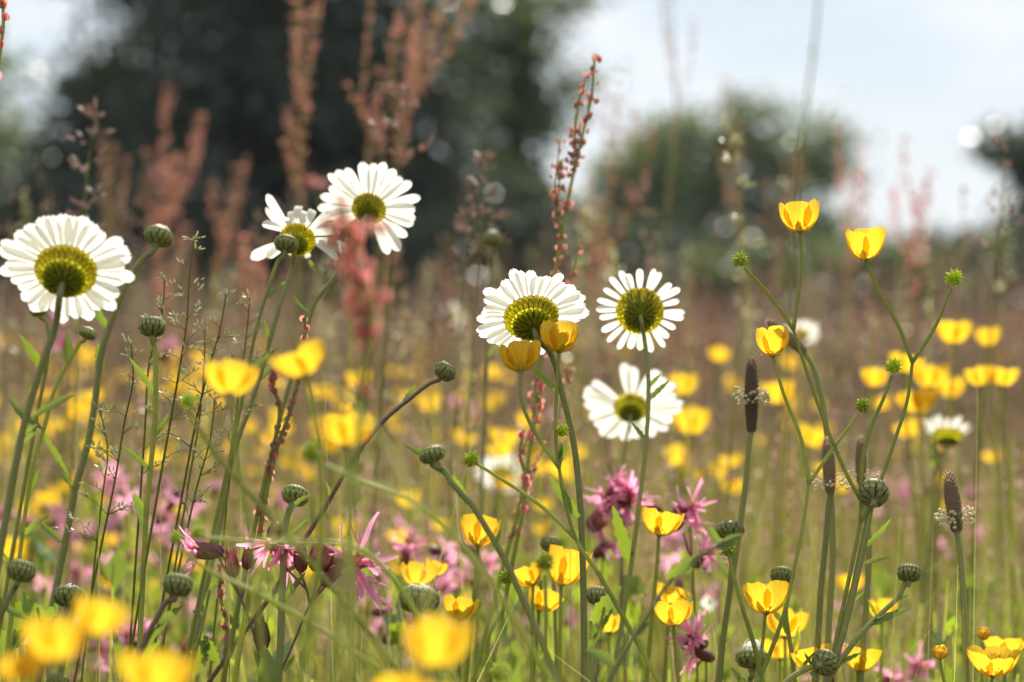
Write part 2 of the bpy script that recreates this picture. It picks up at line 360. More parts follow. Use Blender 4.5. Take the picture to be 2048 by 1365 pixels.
def heads(name, n, d0, d1, power, h0, h1, label, mats=None, kind='seed', size=.05, cat='seeding grass', tintf=None, per=26, stem_w=.0009, plain=False, leafsize=.0022, spread=.006):
    """many fine stalks, each carrying a narrow head of small scales"""
    x, y = wedge(n, d0, d1, power); h = h0 + (h1 - h0) * NR.random(n) if plain else h0 + (h1 - h0) * NR.random(n) ** 1.4 * (.62 + .38 * np.sin(x * 1.9 + 2 * np.sin(y * .8)) * np.sin(y * 1.3 + x * .7)); far = np.maximum(1, y / 3.0) ** .7
    az = NR.random(n) * 6.283; ln = NR.random(n) * .16 * h
    tx, ty = x + np.cos(az) * ln, y + np.sin(az) * ln
    V, F, T, MI = [], [], [], []
    wv = stem_w * far
    v = np.stack([np.stack([x - wv, y, 0 * h], 1), np.stack([x + wv, y, 0 * h], 1), np.stack([tx + wv * .6, ty, h], 1), np.stack([tx - wv * .6, ty, h], 1)], 1).reshape(-1, 3)
    V.append(v); F.append(np.arange(4 * n).reshape(-1, 4)); T.append(np.zeros(4 * n)); MI.append(np.zeros(n)); nb = 4 * n
    L = size * NR.uniform(.6, 1.3, n); tn = NR.random(n) if tintf is None else tintf(n)
    m = n * per; ii = np.repeat(np.arange(n), per)
    t = NR.random(m); fx = far[ii]
    rad = spread * fx * (1.05 - t) * NR.random(m) ** .6 * (.4 + t * 1.2 if kind == 'seed' else 1); an = NR.random(m) * 6.283
    s = leafsize * fx * NR.uniform(.6, 1.3, m)
    q = 1 - L[ii] * (1 - t) / h[ii]
    c = np.stack([x[ii] + (tx - x)[ii] * q + rad * np.cos(an), y[ii] + (ty - y)[ii] * q + rad * np.sin(an), h[ii] * q], 1)
    a = NR.normal(size=(m, 3)); a[:, 2] = np.abs(a[:, 2]) + .8; a /= np.linalg.norm(a, axis=1)[:, None]
    b = NR.normal(size=(m, 3)); b -= a * (a * b).sum(1)[:, None]; b /= np.linalg.norm(b, axis=1)[:, None]; s = s[:, None]
    v = np.stack([c - a * s, c - b * s * .6, c + a * s, c + b * s * .6], 1).reshape(-1, 3)
    V.append(v); F.append(np.arange(4 * m).reshape(-1, 4) + nb); T.append(np.repeat(tn[ii], 4)); MI.append(np.ones(m))
    o = fast_mesh(name, np.concatenate(V), np.concatenate(F), mats, tint=np.concatenate(T), mi=np.concatenate(MI))
    return tag(o, label, cat, kind='stuff')

blades('meadow_grass', 9000, .35, 1.2, .6, .18, .40, .0026, 'green grass blades growing thickly between the nearest flower stems', .1)
blades('meadow_grass', 20000, 1.15, 2.6, .9, .22, .50, .0026, 'green grass behind the daisies', .3)
blades('meadow_grass', 16000, 2.6, 5.0, .9, .25, .50, .003, 'green and straw coloured grass in the middle of the meadow', .75)
blades('meadow_grass', 40000, 5.0, 45.0, .75, .28, .50, .008, 'distant blurred grass reaching back to the trees', .5, 'fargrass')
heads('seeding_grass', 4200, 2.2, 6.0, .85, .42, .68, 'russet seeding grass blurred in the middle of the meadow', [M['fargrass'], M['russet']], size=.12, per=34, spread=.018)
heads('seeding_grass', 5000, 1.5, 4.0, .85, .38, .60, 'fine brownish pink seeding grass blurred behind the flowers', [M['grass'], M['panicle']], size=.10, per=30, spread=.016)
heads('seeding_grass', 16000, 5.0, 40.0, .8, .38, .60, 'distant haze of brownish seeding grass', [M['fargrass'], M['farpanicle']], size=.10, per=14, spread=.014)
heads('tall_green_grass', 200, 1.8, 6.0, .95, .54, .74, plain=True, label='tall olive green seeding grass scattered through the meadow', mats=[M['grass'], M['gpanicle']], size=.12, per=36, stem_w=.0006, spread=.02)
heads('seeding_grass', 1500, 1.9, 9.0, .95, .52, .75, plain=True, label= 'taller pinkish seeding grass blurred above the rest', mats=[M['fargrass'], M['russet']], size=.13, per=42, stem_w=.0004, spread=.02)
heads('far_sorrel', 5500, 4.0, 38.0, .85, .40, .74, 'distant reddish sorrel spikes rising over the far meadow', [M['fargrass'], M['farpanicle']], 'spike', size=.20, cat='sorrel', per=30, leafsize=.003, spread=.011)
heads('far_buttercups', 300, 4.5, 30.0, .9, .42, .56, 'distant yellow specks of buttercups across the far meadow', [M['grass'], M['yellow']], 'spike', size=.02, cat='buttercups', per=5, leafsize=.008, spread=.008)

blades('wispy_grass', 1500, .80, 1.6, .9, .36, .60, .0011, 'thin wispy grass blades arching between the flower stems', .35, 'grass', .9)
blades('fine_grass_tangle', 2000, .86, 1.9, .9, .40, .60, .0008, 'fine pale dry grass tangled between the flower stems', .3, 'pale', 1.1)
heads('leafy_herbs', 5200, 1.1, 3.2, .9, .22, .50, 'leafy green herbs filling the gaps between the flower stems', [M['bstem'], M['leaf']], 'spike', size=.20, cat='herbs', per=13, leafsize=.0085, spread=.022)
heads('leafy_herbs', 500, .75, 1.1, 1, .20, .43, 'leafy green herbs low among the nearest stems', [M['bstem'], M['leaf']], 'spike', size=.16, cat='herbs', per=12, leafsize=.007, spread=.02)
# ------------------------------------------------------------------ flower builders
def to_ground(pts):
    """continue a stem (top to bottom) below the frame down to the ground in a soft curve"""
    a, b = pts[-2], pts[-1]; d = (b - a).normalized()
    if b.z < .03: return pts
    L = b.z; p1 = b + d * L * .38; off = Vector((p1.x - b.x, p1.y - b.y, 0))
    e = Vector((b.x + off.x * 1.5, b.y + off.y * 1.5, -.01)); p2 = e + Vector((-off.x * .1, -off.y * .1, L * .35))
    if p1.z < .12: p1.z = max(p1.z, b.z * .5)
    return pts + [b * (1 - t) ** 3 + p1 * (3 * t * (1 - t) ** 2) + p2 * (3 * t * t * (1 - t)) + e * t ** 3 for t in (.2, .4, .6, .8, 1.0)]

def stem_pts(px, d, ground=True):
    pts = []
    for p in px:
        if isinstance(p, Vector): pts.append(p.copy()); continue
        dd = p[2] if len(p) > 2 else d
        pts.append(P(p[0], p[1], dd))
    if ground: pts = to_ground(pts)
    return pts

def leaf_mb(mb, base, tip, width, up=(0, 0, 1), mat=0, teeth=0, bend=.15, n=9):
    base, tip = Vector(base), Vector(tip); ax = tip - base; L = ax.length; t = ax.normalized()
    s = t.cross(Vector(up)); s = s.normalized() if s.length > 1e-4 else t.orthogonal().normalized()
    nrm = s.cross(t).normalized(); rows = []
    for i in range(n + 1):
        v = i / n; w = width * .5 * (math.sin(math.pi * min(1, v * .92 + .08)) ** .75) * (1 - .25 * v)
        if teeth and i % 2: w *= 1 - teeth
        c = base + ax * v + nrm * bend * L * math.sin(v * math.pi) * .6
        rows.append([c - s * w + nrm * w * .25, c, c + s * w + nrm * w * .25])
    mb.grid(rows, mat)

def add_leaves(root, leaves, d, o0, mat='leaf'):
    for lf in leaves:
        bx, by, tx, ty, w = lf[:5]; dd = lf[5] if len(lf) > 5 else d; dt = lf[6] if len(lf) > 6 else dd
        m = MB(); leaf_mb(m, P(bx, by, dd), P(tx, ty, dt), w, (R_.uniform(-.5, .5), -.8, .5), teeth=.3, n=11, bend=R_.uniform(-.1, .2))
        m.build('leaf', [M[mat]], root, o0)

def stem_leaves(root, o0, sp, rnd, cnt):
    """small toothed leaves clasping the stem at irregular joints"""
    for k in range(cnt):
        i = rnd.randint(14, max(15, min(len(sp) - 3, 46))); p0 = sp[i]; up = (sp[i - 1] - sp[i]).normalized()
        o = Vector((rnd.choice((-1, 1)) * rnd.uniform(.5, 1), rnd.uniform(-.5, .6), 0)).normalized(); l = rnd.uniform(.007, .020)
        m = MB(); leaf_mb(m, p0, p0 + (up * rnd.uniform(.5, 1.1) + o * rnd.uniform(.4, .8)).normalized() * l, l * rnd.uniform(.16, .28), (rnd.uniform(-.6, .6), -.8, .5), teeth=.3, n=9, bend=rnd.uniform(-.2, .25))
        m.build('leaf', [M['leaf']], root, o0)

def bract_rows(mb, surf, rows, mat, rnd):
    """overlapping scales; surf(t, phi, lift) gives a point on the cup, t from stem (0) to rim (1)"""
    for (t0, t1, cnt, lift) in rows:
        for k in range(cnt):
            ph = 2 * math.pi * (k + rnd.uniform(-.12, .12)) / cnt + t1; hw = math.pi / cnt * 1.12
            g_ = []
            for i in range(9):
                v = (0, .3, .55, .72, .82, .89, .94, .98, 1)[i]; t = t0 + (t1 - t0) * v; w = hw * (1 - .12 * v) * (1 if v < .8 else math.sqrt(max(.10, 1 - ((v - .8) / .205) ** 2)))
                g_.append([surf(t, ph + w * u, lift * (.35 + v) + .00012 * (1 - u * u)) for u in (-1, -.5, 0, .5, 1)])
            mb.grid(g_, mat)

def daisy(label, c, d, n, R, stem, npet=26, seed=1, inv=.47, wr=.22, leaves=(), fold=None, skip=(), stem_r=.0016, dark=False, angles=None, group='ox-eye daisies', hairs=0, cupz=.06):
    rnd = random.Random(seed); n = Vector(n).normalized(); a, b, n = basis(n); C = P(*c, d)
    ri = R * inv; dep = ri * .78
    att = C - n * dep
    path = stem_pts(stem, d)
    path = [att + n * dep * .3, att - n * R * .12 + (path[0] - att) * .15] + path
    o0 = Vector((path[-1].x, path[-1].y, 0)); root = empty('oxeye_daisy', o0); tag(root, label, 'daisy', group)
    sp = spline(path, 6)
    m = MB(); m.tube(sp, stem_r * .64, stem_r * .84, 10, ribs=.06)
    if hairs: m.hairs(sp, stem_r, hairs, .0007, 1, rnd)
    m.build('stem', [M['stem'], M['hair']], root, o0)
    stem_leaves(root, o0, sp, rnd, 2)
    def surf(t, ph, lift):
        r = .0001 + (ri * 1.04) * t; z = -dep * (1 - t ** 2.0) * .9
        nr = Vector((math.cos(ph), math.sin(ph)))
        return C + (a * nr.x + b * nr.y) * (r + lift * .5) + n * (z - lift)
    m = MB()
    m.grid([[surf(t / 7 * .66, 2 * math.pi * j / 28, 0) for j in range(28)] for t in range(8)], 1, True)
    bract_rows(m, surf, [(.76, 1.03, 30, .0003)], 2, rnd)
    bract_rows(m, surf, [(.36, .95, 28, .0007), (.18, .70, 20, .0011), (.06, .45, 12, .0012)], 0, rnd)
    head = m.build('flower_head', [M['bract'], M['involucre'], M['bractrim' if cupz < .5 else 'bract']], root, o0)
    m = MB(); m.lathe([(ri * .62, .0002), (ri * .6, ri * .22), (ri * .55, ri * .34), (ri * .25, ri * .36), (.0002, ri * .33)], C, n, 24)
    m.build('disc', [M['disc']], head, o0)
    for k in range(len(angles) if angles else npet):
        if k in skip: continue
        ph = 2 * math.pi * (k + rnd.uniform(-.28, .28)) / npet; L = R * rnd.uniform(.86, 1.05); w = R * wr * rnd.uniform(.85, 1.12)
        lay = (k % 3) * .0005 + rnd.uniform(0, .0003); curl = rnd.uniform(-.16, .13) + cupz; drop = 0
        if fold and k in fold: drop = fold[k]
        if angles: ph, lf, wf, drop = angles[k]; ph = math.radians(ph); L = R * lf; w = R * wf
        rows_ = []; side = -a * math.sin(ph) + b * math.cos(ph); rad = a * math.cos(ph) + b * math.sin(ph)
        tw = rnd.uniform(-.2, .2); r0 = ri * .94
        for i in range(10):
            v = i / 9; ww = w * .5 * (.45 + .55 * math.sin(min(1, v * 1.5) * math.pi / 2)) * (1 if v < .78 else math.sqrt(max(.05, 1 - ((v - .78) / .225) ** 2)))
            rr = r0 + (L - r0) * v; zz = lay + (curl * v * v + .03 * math.sin(v * 3)) * (L - r0)
            if drop:
                ang = drop * v; rr = r0 + (L - r0) * (math.sin(ang) / drop); zz = lay - (L - r0) * (1 - math.cos(ang)) / drop
            pc = C + rad * rr + n * zz; row = []
            for j in range(7):
                u = j / 3 - 1; notch = 0
                if i == 9: notch = -.03 * R * (1 if j in (2, 4) else 0)
                ridge = .035 * w * math.cos(u * 3 * math.pi) - .06 * w * u * u
                row.append(pc + side * (ww * u) + n * (-ridge + tw * ww * u * v) + rad * notch)
            rows_.append(row)
        m = MB(); m.grid(rows_); m.build('petal', [M['white']], head, o0)
    add_leaves(root, leaves, d, o0)
    return root

def bud_parts(root, o0, C, n, r, rnd, tips=.6, cut=False, name='bud'):
    a, b, n = basis(n); flat = rnd.uniform(.70, .98)
    def surf(t, ph, lift):
        th = math.pi * .76 * t
        return C + (a * math.cos(ph) + b * math.sin(ph)) * ((r + lift) * math.sin(th) * 1.06) - n * ((r + lift) * math.cos(th) * flat)
    m = MB(); m.grid([[surf(.03 + .97 * t / 9, 2 * math.pi * j / 20, 0) for j in range(20)] for t in range(10)], 1, True)
    bract_rows(m, surf, [(.45, 1.0, 17, .0003), (.28, .84, 17, .0005), (.15, .62, 14, .0007), (.05, .4, 9, .0008)], 0, rnd)
    bd = m.build(name, [M['budbract'], M['involucre']], root, o0)
    if tips:
        m = MB(); K = 14
        for k in range(K):
            ph = 2 * math.pi * k / K; rad = a * math.cos(ph) + b * math.sin(ph); sd = -a * math.sin(ph) + b * math.cos(ph); g_ = []
            hh = r * tips * rnd.uniform(.6, 1.15)
            for i in range(5):
                v = i / 4; rr = r * (.78 - .5 * v * v * rnd.uniform(.7, 1.1)); ww = r * .2 * (1 - .5 * v)
                pc = C + rad * rr + n * (r * .42 + hh * v)
                g_.append([pc - sd * ww, pc + rad * ww * .3, pc + sd * ww])
            m.grid(g_)
        m.lathe([(r * .7, r * .45), (r * .5, r * .62), (.0001, r * .68)], C, n, 14)
        m.build('petal_tips', [M['white']], bd, o0)
    return bd

def bud(label, c, d, r_px, n, stem, seed=1, tips=.45, leaves=(), stem_r=.0011, smat='stem', hairs=60, group='ox-eye daisy buds'):
    rnd = random.Random(seed); r = r_px / FPX * d; n = Vector(n).normalized(); C = P(*c, d)
    path = [C - n * r * .75, C - n * r * 1.3] + stem_pts(stem, d)
    o0 = Vector((path[-1].x, path[-1].y, 0)); root = empty('oxeye_daisy_bud', o0); tag(root, label, 'daisy bud', group)
    sp = spline(path, 6); m = MB(); m.tube(sp, stem_r * .8, stem_r * 1.05, 10, ribs=.06)
    m.lathe([(stem_r, -r * 1.05), (r * .28, -r * .82), (r * .45, -r * .66)], C, n, 12)
    if hairs: m.hairs(sp[:40], stem_r * 1.1, hairs * 3, .0007, 1, rnd)
    m.build('stem', [M[smat], M['hair']], root, o0)
    bud_parts(root, o0, C, n, r, rnd, tips)
    stem_leaves(root, o0, sp, rnd, 3)
    add_leaves(root, leaves, d, o0)
    return root

def butter_petals(C, n, R, H, thmax, rnd, res=(8, 7), k=5, jitter=.045, spin=None):
    """five overlapping spoon shaped petals of a cup; one grid each"""
    a, b, n = basis(n); out = []; spin = rnd.random() * 6.28 if spin is None else spin
    for q in range(k):
        ph0 = spin + 2 * math.pi * q / k + rnd.uniform(-.06, .06); tm = thmax * rnd.uniform(1 - jitter, 1 + jitter); s = rnd.uniform(.94, 1.05)
        lay = 1 + (.035 if q % 2 else -.02) + rnd.uniform(-.012, .012); rows_ = []
        for i in range(res[0]):
            v = i / (res[0] - 1); row = []
            sh = (.34 + .66 * math.sin(min(1., v / .62) * math.pi / 2)) * (1 - .05 * max(0, (v - .7) / .3))
            for j in range(res[1]):
                u = 2 * j / (res[1] - 1) - 1
                vv = v * (1 - .27 * abs(u) ** 3.6 - (.035 if (abs(u) < .05) else 0) + .012 * math.sin(u * 9 + q * 2))
                th = .12 + (tm - .12) * vv; r = R * s * lay * math.sin(th) / math.sin(min(thmax, 1.57)); z = H * s * (1 - math.cos(th)) / (1 - math.cos(thmax))
                A = .86 * sh
                row.append(C + (a * math.cos(ph0 + A * u) + b * math.sin(ph0 + A * u)) * r * (1 - .05 * u * u) + n * z)
            rows_.append(row)
        out.append(rows_)
    return out

def butter_flower(root, o0, C, n, size_px, d, rnd, op=1.35, deep=.8, res=(8, 7), sep=True, reflex=0.):
    R = size_px * .5 / FPX * d; n = Vector(n).normalized(); a, b, _ = basis(n); H = R * 2 * deep
    m = MB(); m.lathe([(R * .06, -R * .12), (R * .16, -R * .02), (R * .17, R * .1), (.0001, R * .2)], C, n, 8, 0)
    if sep:
        for q in range(5):
            ph = 2 * math.pi * (q + .5) / 5 + rnd.uniform(-.2, .2); rad = a * math.cos(ph) + b * math.sin(ph); sd = -a * math.sin(ph) + b * math.cos(ph); g_ = []
            for i in range(5):
                v = i / 4; w = R * .17 * math.sin(math.pi * (.2 + .75 * v)); th = .16 + (.72 - .1 * reflex) * v; rr = R * 1.05 * math.sin(th) / math.sin(min(op, 1.57)); zz = H * (1 - math.cos(th)) / (1 - math.cos(op)) - R * .03 - reflex * R * .45 * v * v
                pc = C + rad * rr + n * zz
                g_.append([pc - sd * w, pc - n * w * .2 + rad * w * .2, pc + sd * w])
            m.grid(g_, 1)
            for _ in range(10):
                v = rnd.random(); p0 = C + rad * R * (.12 + .62 * v) + n * (R * (-.08 + .2 * v * v))
                m.tri(p0 - sd * .00005, p0 + sd * .00005, p0 - n * .0011 * rnd.random() + rad * .0005 + sd * rnd.uniform(-.0006, .0006), 2)
    fl = m.build('flower', [M['bstem'], M['sepal'], M['hair']], root, o0)
    for g_ in butter_petals(C, n, R, H, op, rnd, res):
        m = MB(); m.grid(g_); m.build('petal', [M['yellow']], fl, o0)
    m = MB()
    for q in range(26 if sep else 10):
        ph = rnd.random() * 6.28; rad = a * math.cos(ph) + b * math.sin(ph); s_ = rnd.uniform(.2, .42)
        p0 = C + rad * R * .12 + n * R * .1; p1 = C + rad * R * s_ * 1.1 + n * R * rnd.uniform(.45, .75)
        m.tube([p0, p0.lerp(p1, .5), p1], R * .014, R * .014, 4); m.lathe([(.0001, -R * .06), (R * .04, 0), (.0001, R * .07)], p1, p1 - p0, 5)
    m.lathe([(R * .18, R * .05), (R * .2, R * .25), (.0001, R * .42)], C, n, 10, 1)
    m.build('stamens', [M['stamen'], M['seed']], fl, o0)

def seed_head(root, o0, C, n, r, rnd, cnt=26):
    m = MB(); m.lathe([(r * .15, -r * .8), (r * .48, -r * .4), (r * .5, r * .2), (.0001, r * .55)], C, n, 10)
    for k in range(cnt):
        z = 1 - 1.75 * (k + .5) / cnt; ph = k * 2.39996; q = math.sqrt(max(0, 1 - z * z)); a, b, nn = basis(n)
        dv = (a * math.cos(ph) * q + b * math.sin(ph) * q + nn * z).normalized()
        c0 = C + dv * r * .46; rr = r * .19 * rnd.uniform(.85, 1.15)
        t = dv.orthogonal().normalized() * rr * .5
        m.lathe([(rr * .6, 0), (rr, r * .16), (rr * .8, r * .34), (rr * .34, r * .5), (rr * .12, r * .68)], c0, dv + t.normalized() * .18, 6, 0)
        tip = c0 + (dv + t.normalized() * .18).normalized() * r * .62; m.tri(tip - dv.cross(t).normalized() * r * .05, tip + dv.cross(t).normalized() * r * .05, tip + (dv * .02 + t.normalized() * .24) * r, 1)
    return m.build('seed_head', [M['seed'], M['sepal']], root, o0)

def buttercup(label, branches, heads_, d, seed=1, leaves=(), stem_r=.0008, group='meadow buttercups', hairs=1, name='meadow_buttercup'):
    """branches: pixel paths, the first one runs on to the ground; heads_: flowers, seed heads and buds at branch ends"""
    rnd = random.Random(seed); main = stem_pts(branches[0], d); o0 = Vector((main[-1].x, main[-1].y, 0))
    root = empty(name, o0); tag(root, label, 'buttercup', group)
    m = MB()
    for i, br in enumerate(branches):
        pts = main if i == 0 else stem_pts(br, d, False)
        sp = spline(pts, 6); k = stem_r * (1.0 if i else 1.05)
        m.tube(sp, k * .78, k * (1.6 if i == 0 else 1.05), 7, ribs=.05)
        if hairs: m.hairs(sp[:36], k, int(170 * hairs), .0006, 1, rnd)
    for br in branches[1:]:
        q = stem_pts(br, d, False); p0 = q[-1]; up = (q[-2] - p0).normalized()
        for sg in (-1, 1):
            o = Vector((sg * rnd.uniform(.4, 1), rnd.uniform(-.6, .6), rnd.uniform(-.1, .4))).normalized(); leaf_mb(m, p0, p0 + (up * rnd.uniform(.3, .9) + o * .7) * rnd.uniform(.002, .0045), .0009, mat=0, n=4)
    m.build('stem', [M['bstem'], M['hair']], root, o0)
    for h in heads_:
        k, px, py, size = h[:4]; n = Vector(h[4]) if len(h) > 4 else Vector((0, 0, 1)); kw = h[5] if len(h) > 5 else {}
        dd = kw.pop('d', d); C = P(px, py, dd)
        if k == 'f': butter_flower(root, o0, C, n, size, dd, rnd, **kw)
        elif k == 's': seed_head(root, o0, C, n, size / FPX * dd, rnd, **kw)
        elif k == 'b':
            r = size / FPX * dd; m = MB()
            for g_ in butter_petals(C - n.normalized() * r * .9, n, r * .95, r * 1.9, 2.5, rnd, (6, 5), jitter=.03): m.grid(g_, 0)
            for g_ in butter_petals(C - n.normalized() * r, n, r * 1.05, r * 1.5, 1.9, rnd, (5, 5), jitter=.03): m.grid(g_, 1)
            m.build('bud', [M['yellow'], M['sepal']], root, o0)
    add_leaves(root, leaves, d, o0)
    return root

def plantain(label, top, bot, d, stem, seed=1, w_px=17, ring=.75, ring_r=34, group='ribwort plantains', nst=70):
    rnd = random.Random(seed); A, B = P(*top, d), P(*bot, d); ax = (A - B); L = ax.length; t = ax.normalized(); r = w_px / FPX * d
    path = [B] + stem_pts(stem, d); o0 = Vector((path[-1].x, path[-1].y, 0)); root = empty('ribwort_plantain', o0); tag(root, label, 'plantain', group)
    m = MB(); sp = spline(path, 6); m.tube(sp, .0011, .0014, 8, ribs=.12); m.build('stem', [M['stem']], root, o0)
    def rad(v): return r * (.72 + .45 * math.sin(min(1, v * 1.25) * math.pi * .8)) * (1 if v < .75 else math.sqrt(max(.03, 1 - ((v - .75) / .255) ** 2))) * .92
    m = MB(); m.lathe([(rad(v / 10) * .85, L * v / 10) for v in range(11)], B, t, 12, 0)
    a, b, _ = basis(t); K = int(260)
    for k in range(K):
        v = (k + .5) / K; ph = k * 2.39996; dr = a * math.cos(ph) + b * math.sin(ph); sd = -a * math.sin(ph) + b * math.cos(ph); rr = rad(v); s = r * .24
        c0 = B + t * L * v + dr * rr * .82
        m.quad(c0, c0 + t * s * 1.0 + sd * s * .6 + dr * s * .5, c0 + t * s * 1.7 + dr * s * 1.35, c0 + t * s * 1.0 - sd * s * .6 + dr * s * .5, 0)
    hd = m.build('flower_spike', [M['plantain']], root, o0, smooth=False)
    if ring is not None:
        m = MB()
        for k in range(nst):
            v = ring + rnd.uniform(-.09, .09); ph = rnd.random() * 6.283; dr = a * math.cos(ph) + b * math.sin(ph)
            l = ring_r / FPX * d * rnd.uniform(.7, 1.1); p0 = B + t * L * v + dr * r * .7; p1 = p0 + dr * l * .75 + t * l * rnd.uniform(-.1, .5); 
            m.tube(spline([p0, p0.lerp(p1, .5) + t * l * .12, p1], 3), .00012, .0001, 4, 0)
            q = r * .27; m.lathe([(.0001, -q), (q * .8, -q * .3), (q * .7, q * .5), (.0001, q * 1.1)], p1, Vector((rnd.uniform(-1, 1), rnd.uniform(-1, 1), rnd.uniform(-.4, 1))), 5, 0)
        m.build('stamens', [M['anther']], hd, o0)
    return root

def robin_flower(root, o0, C, n, scale, rnd, open_=1., nlobe=4, petals=True, name='flower'):
    """ribbed calyx with five deeply cut pink petals"""
    a, b, n = basis(n); s = scale; m = MB()
    m.lathe([(.0006 * s, -.0098 * s), (.0020 * s, -.0085 * s), (.0029 * s, -.0055 * s), (.0026 * s, -.0025 * s), (.0021 * s, 0)], C, n, 20, 0, rib=.08)
    for q in range(5):
        ph = 2 * math.pi * q / 5; rad = a * math.cos(ph) + b * math.sin(ph); sd = -a * math.sin(ph) + b * math.cos(ph); p0 = C + rad * .0020 * s
        m.grid([[p0 - sd * .0010 * s, p0 + rad * .0002, p0 + sd * .0010 * s], [p0 + n * .0016 * s + rad * .0004 * s - sd * .0006 * s, p0 + n * .0016 * s + rad * .0006 * s, p0 + n * .0016 * s + rad * .0004 * s + sd * .0006 * s], [p0 + n * .0030 * s + rad * .0008 * s] * 3], 0)
    fl = m.build(name, [M['calyx']], root, o0)
    if not petals: return fl
    for q in range(5):
        ph = 2 * math.pi * (q + .5) / 5 + rnd.uniform(-.2, .2); rad = a * math.cos(ph) + b * math.sin(ph); sd = -a * math.sin(ph) + b * math.cos(ph)
        m = MB(); droop = rnd.uniform(-.5, .5)
        for k in range(nlobe):
            u = (k - (nlobe - 1) / 2) / (nlobe / 2); Lb = (.0125 if abs(u) < .5 else .0085) * s * rnd.uniform(.8, 1.15); sp = u * .55 + rnd.uniform(-.1, .1); curl = rnd.uniform(-.5, .9) * open_; rows_ = []
            for i in range(8):
                v = i / 7; x = Lb * v; w = (.0007 if .9 < o0.y < 1.05 else .00075) * s * (.6 + 1.2 * math.sin(v * math.pi * .9)) * (1 - .4 * v)
                pc = C + rad * (.001 * s + x * math.cos(sp) * open_) + sd * x * math.sin(sp) * v ** .5 + n * (x * (1.15 - .75 * open_) - curl * Lb * v * v * .5 + .0025 * s * math.sin(v * 5) * droop)
                tw = Vector(sd * math.cos(curl * v) + n * math.sin(curl * v + .3))
                rows_.append([pc - tw * w, pc + n * w * .3, pc + tw * w])
            m.grid(rows_)
        m.build('petal', [M['pink']], fl, o0)
    return fl

def sorrel(label, axis, d, seed=1, side=5, r_px=10, dens=1.0, fruit=.0019, group='sorrel spikes', green=.3, side_len=.05, smat='sorrel'):
    """axis: pixel path of the spike top to bottom; fruit are small paired discs in whorls on it and on side branches"""
    rnd = random.Random(seed); pts = stem_pts(axis, d); o0 = Vector((pts[-1].x, pts[-1].y, 0)); root = empty('sorrel', o0); tag(root, label, 'sorrel', group)
    nn = len(axis); sp = spline(pts, 6); m = MB(); m.tube(sp, .0006, .0016, 6)
    fr = sp[:(nn - 1) * 6 + 1]; paths = [fr]
    for k in range(side):
        i = int((.25 + .7 * rnd.random()) * (len(fr) - 2)); p0 = fr[i]; up = (fr[max(0, i - 3)] - p0).normalized(); o = Vector((rnd.uniform(-1, 1), rnd.uniform(-1, 1), 0)).normalized()
        l = side_len * rnd.uniform(.6, 1.2); b_ = spline([p0, p0 + up * l * .5 + o * l * .22, p0 + up * l + o * l * .27], 4)[::-1]; m.tube(b_, .0003, .0005, 5); paths.append(b_)
    m.build('stem', [M['bstem']], root, o0)
    for q in paths:
        m = MB(); tints = []
        ln = sum((q[i + 1] - q[i]).length for i in range(len(q) - 1)); nw = max(3, int(ln / .0042 * dens))
        for w in range(nw):
            t = (w + rnd.uniform(-.7, .7)) / nw; t = min(max(t, 0), .999) * (len(q) - 1); i = int(t); p = q[i].lerp(q[i + 1], t - i)
            for _ in range(rnd.choice((0, 1, 2, 3, 4, 6))):
                ph = rnd.random() * 6.283; o = Vector((math.cos(ph), math.sin(ph), rnd.uniform(-.9, .2))).normalized(); l = rnd.uniform(.3, 1) * r_px * .7 / FPX * d
                c = p + o * l; f = fruit * rnd.uniform(.55, 1.1); x, y, z = basis(Vector((rnd.uniform(-1, 1), rnd.uniform(-1, 1), rnd.uniform(-.5, .5))))
                tn = 1.0 * (rnd.random() < green) * rnd.uniform(.4, 1)
                for s in (0, 1):
                    u, v_ = (x, y) if s == 0 else (z, y)
                    ring = [c + (u * math.cos(j * math.pi / 3) * .8 + v_ * math.sin(j * math.pi / 3)) * f for j in range(6)]
                    b0 = len(m.v); m.v.extend(ring); m.f.append(tuple(range(b0, b0 + 6))); m.m.append(0); m.uv.extend([(.5, .5)] * 6); tints.extend([tn] * 6)
        ob = m.build('seed_cluster', [M[smat]], root, o0, smooth=False)
        at = ob.data.attributes.new('tint', 'FLOAT', 'POINT'); at.data.foreach_set('value', np.array(tints, np.float32))
    return root

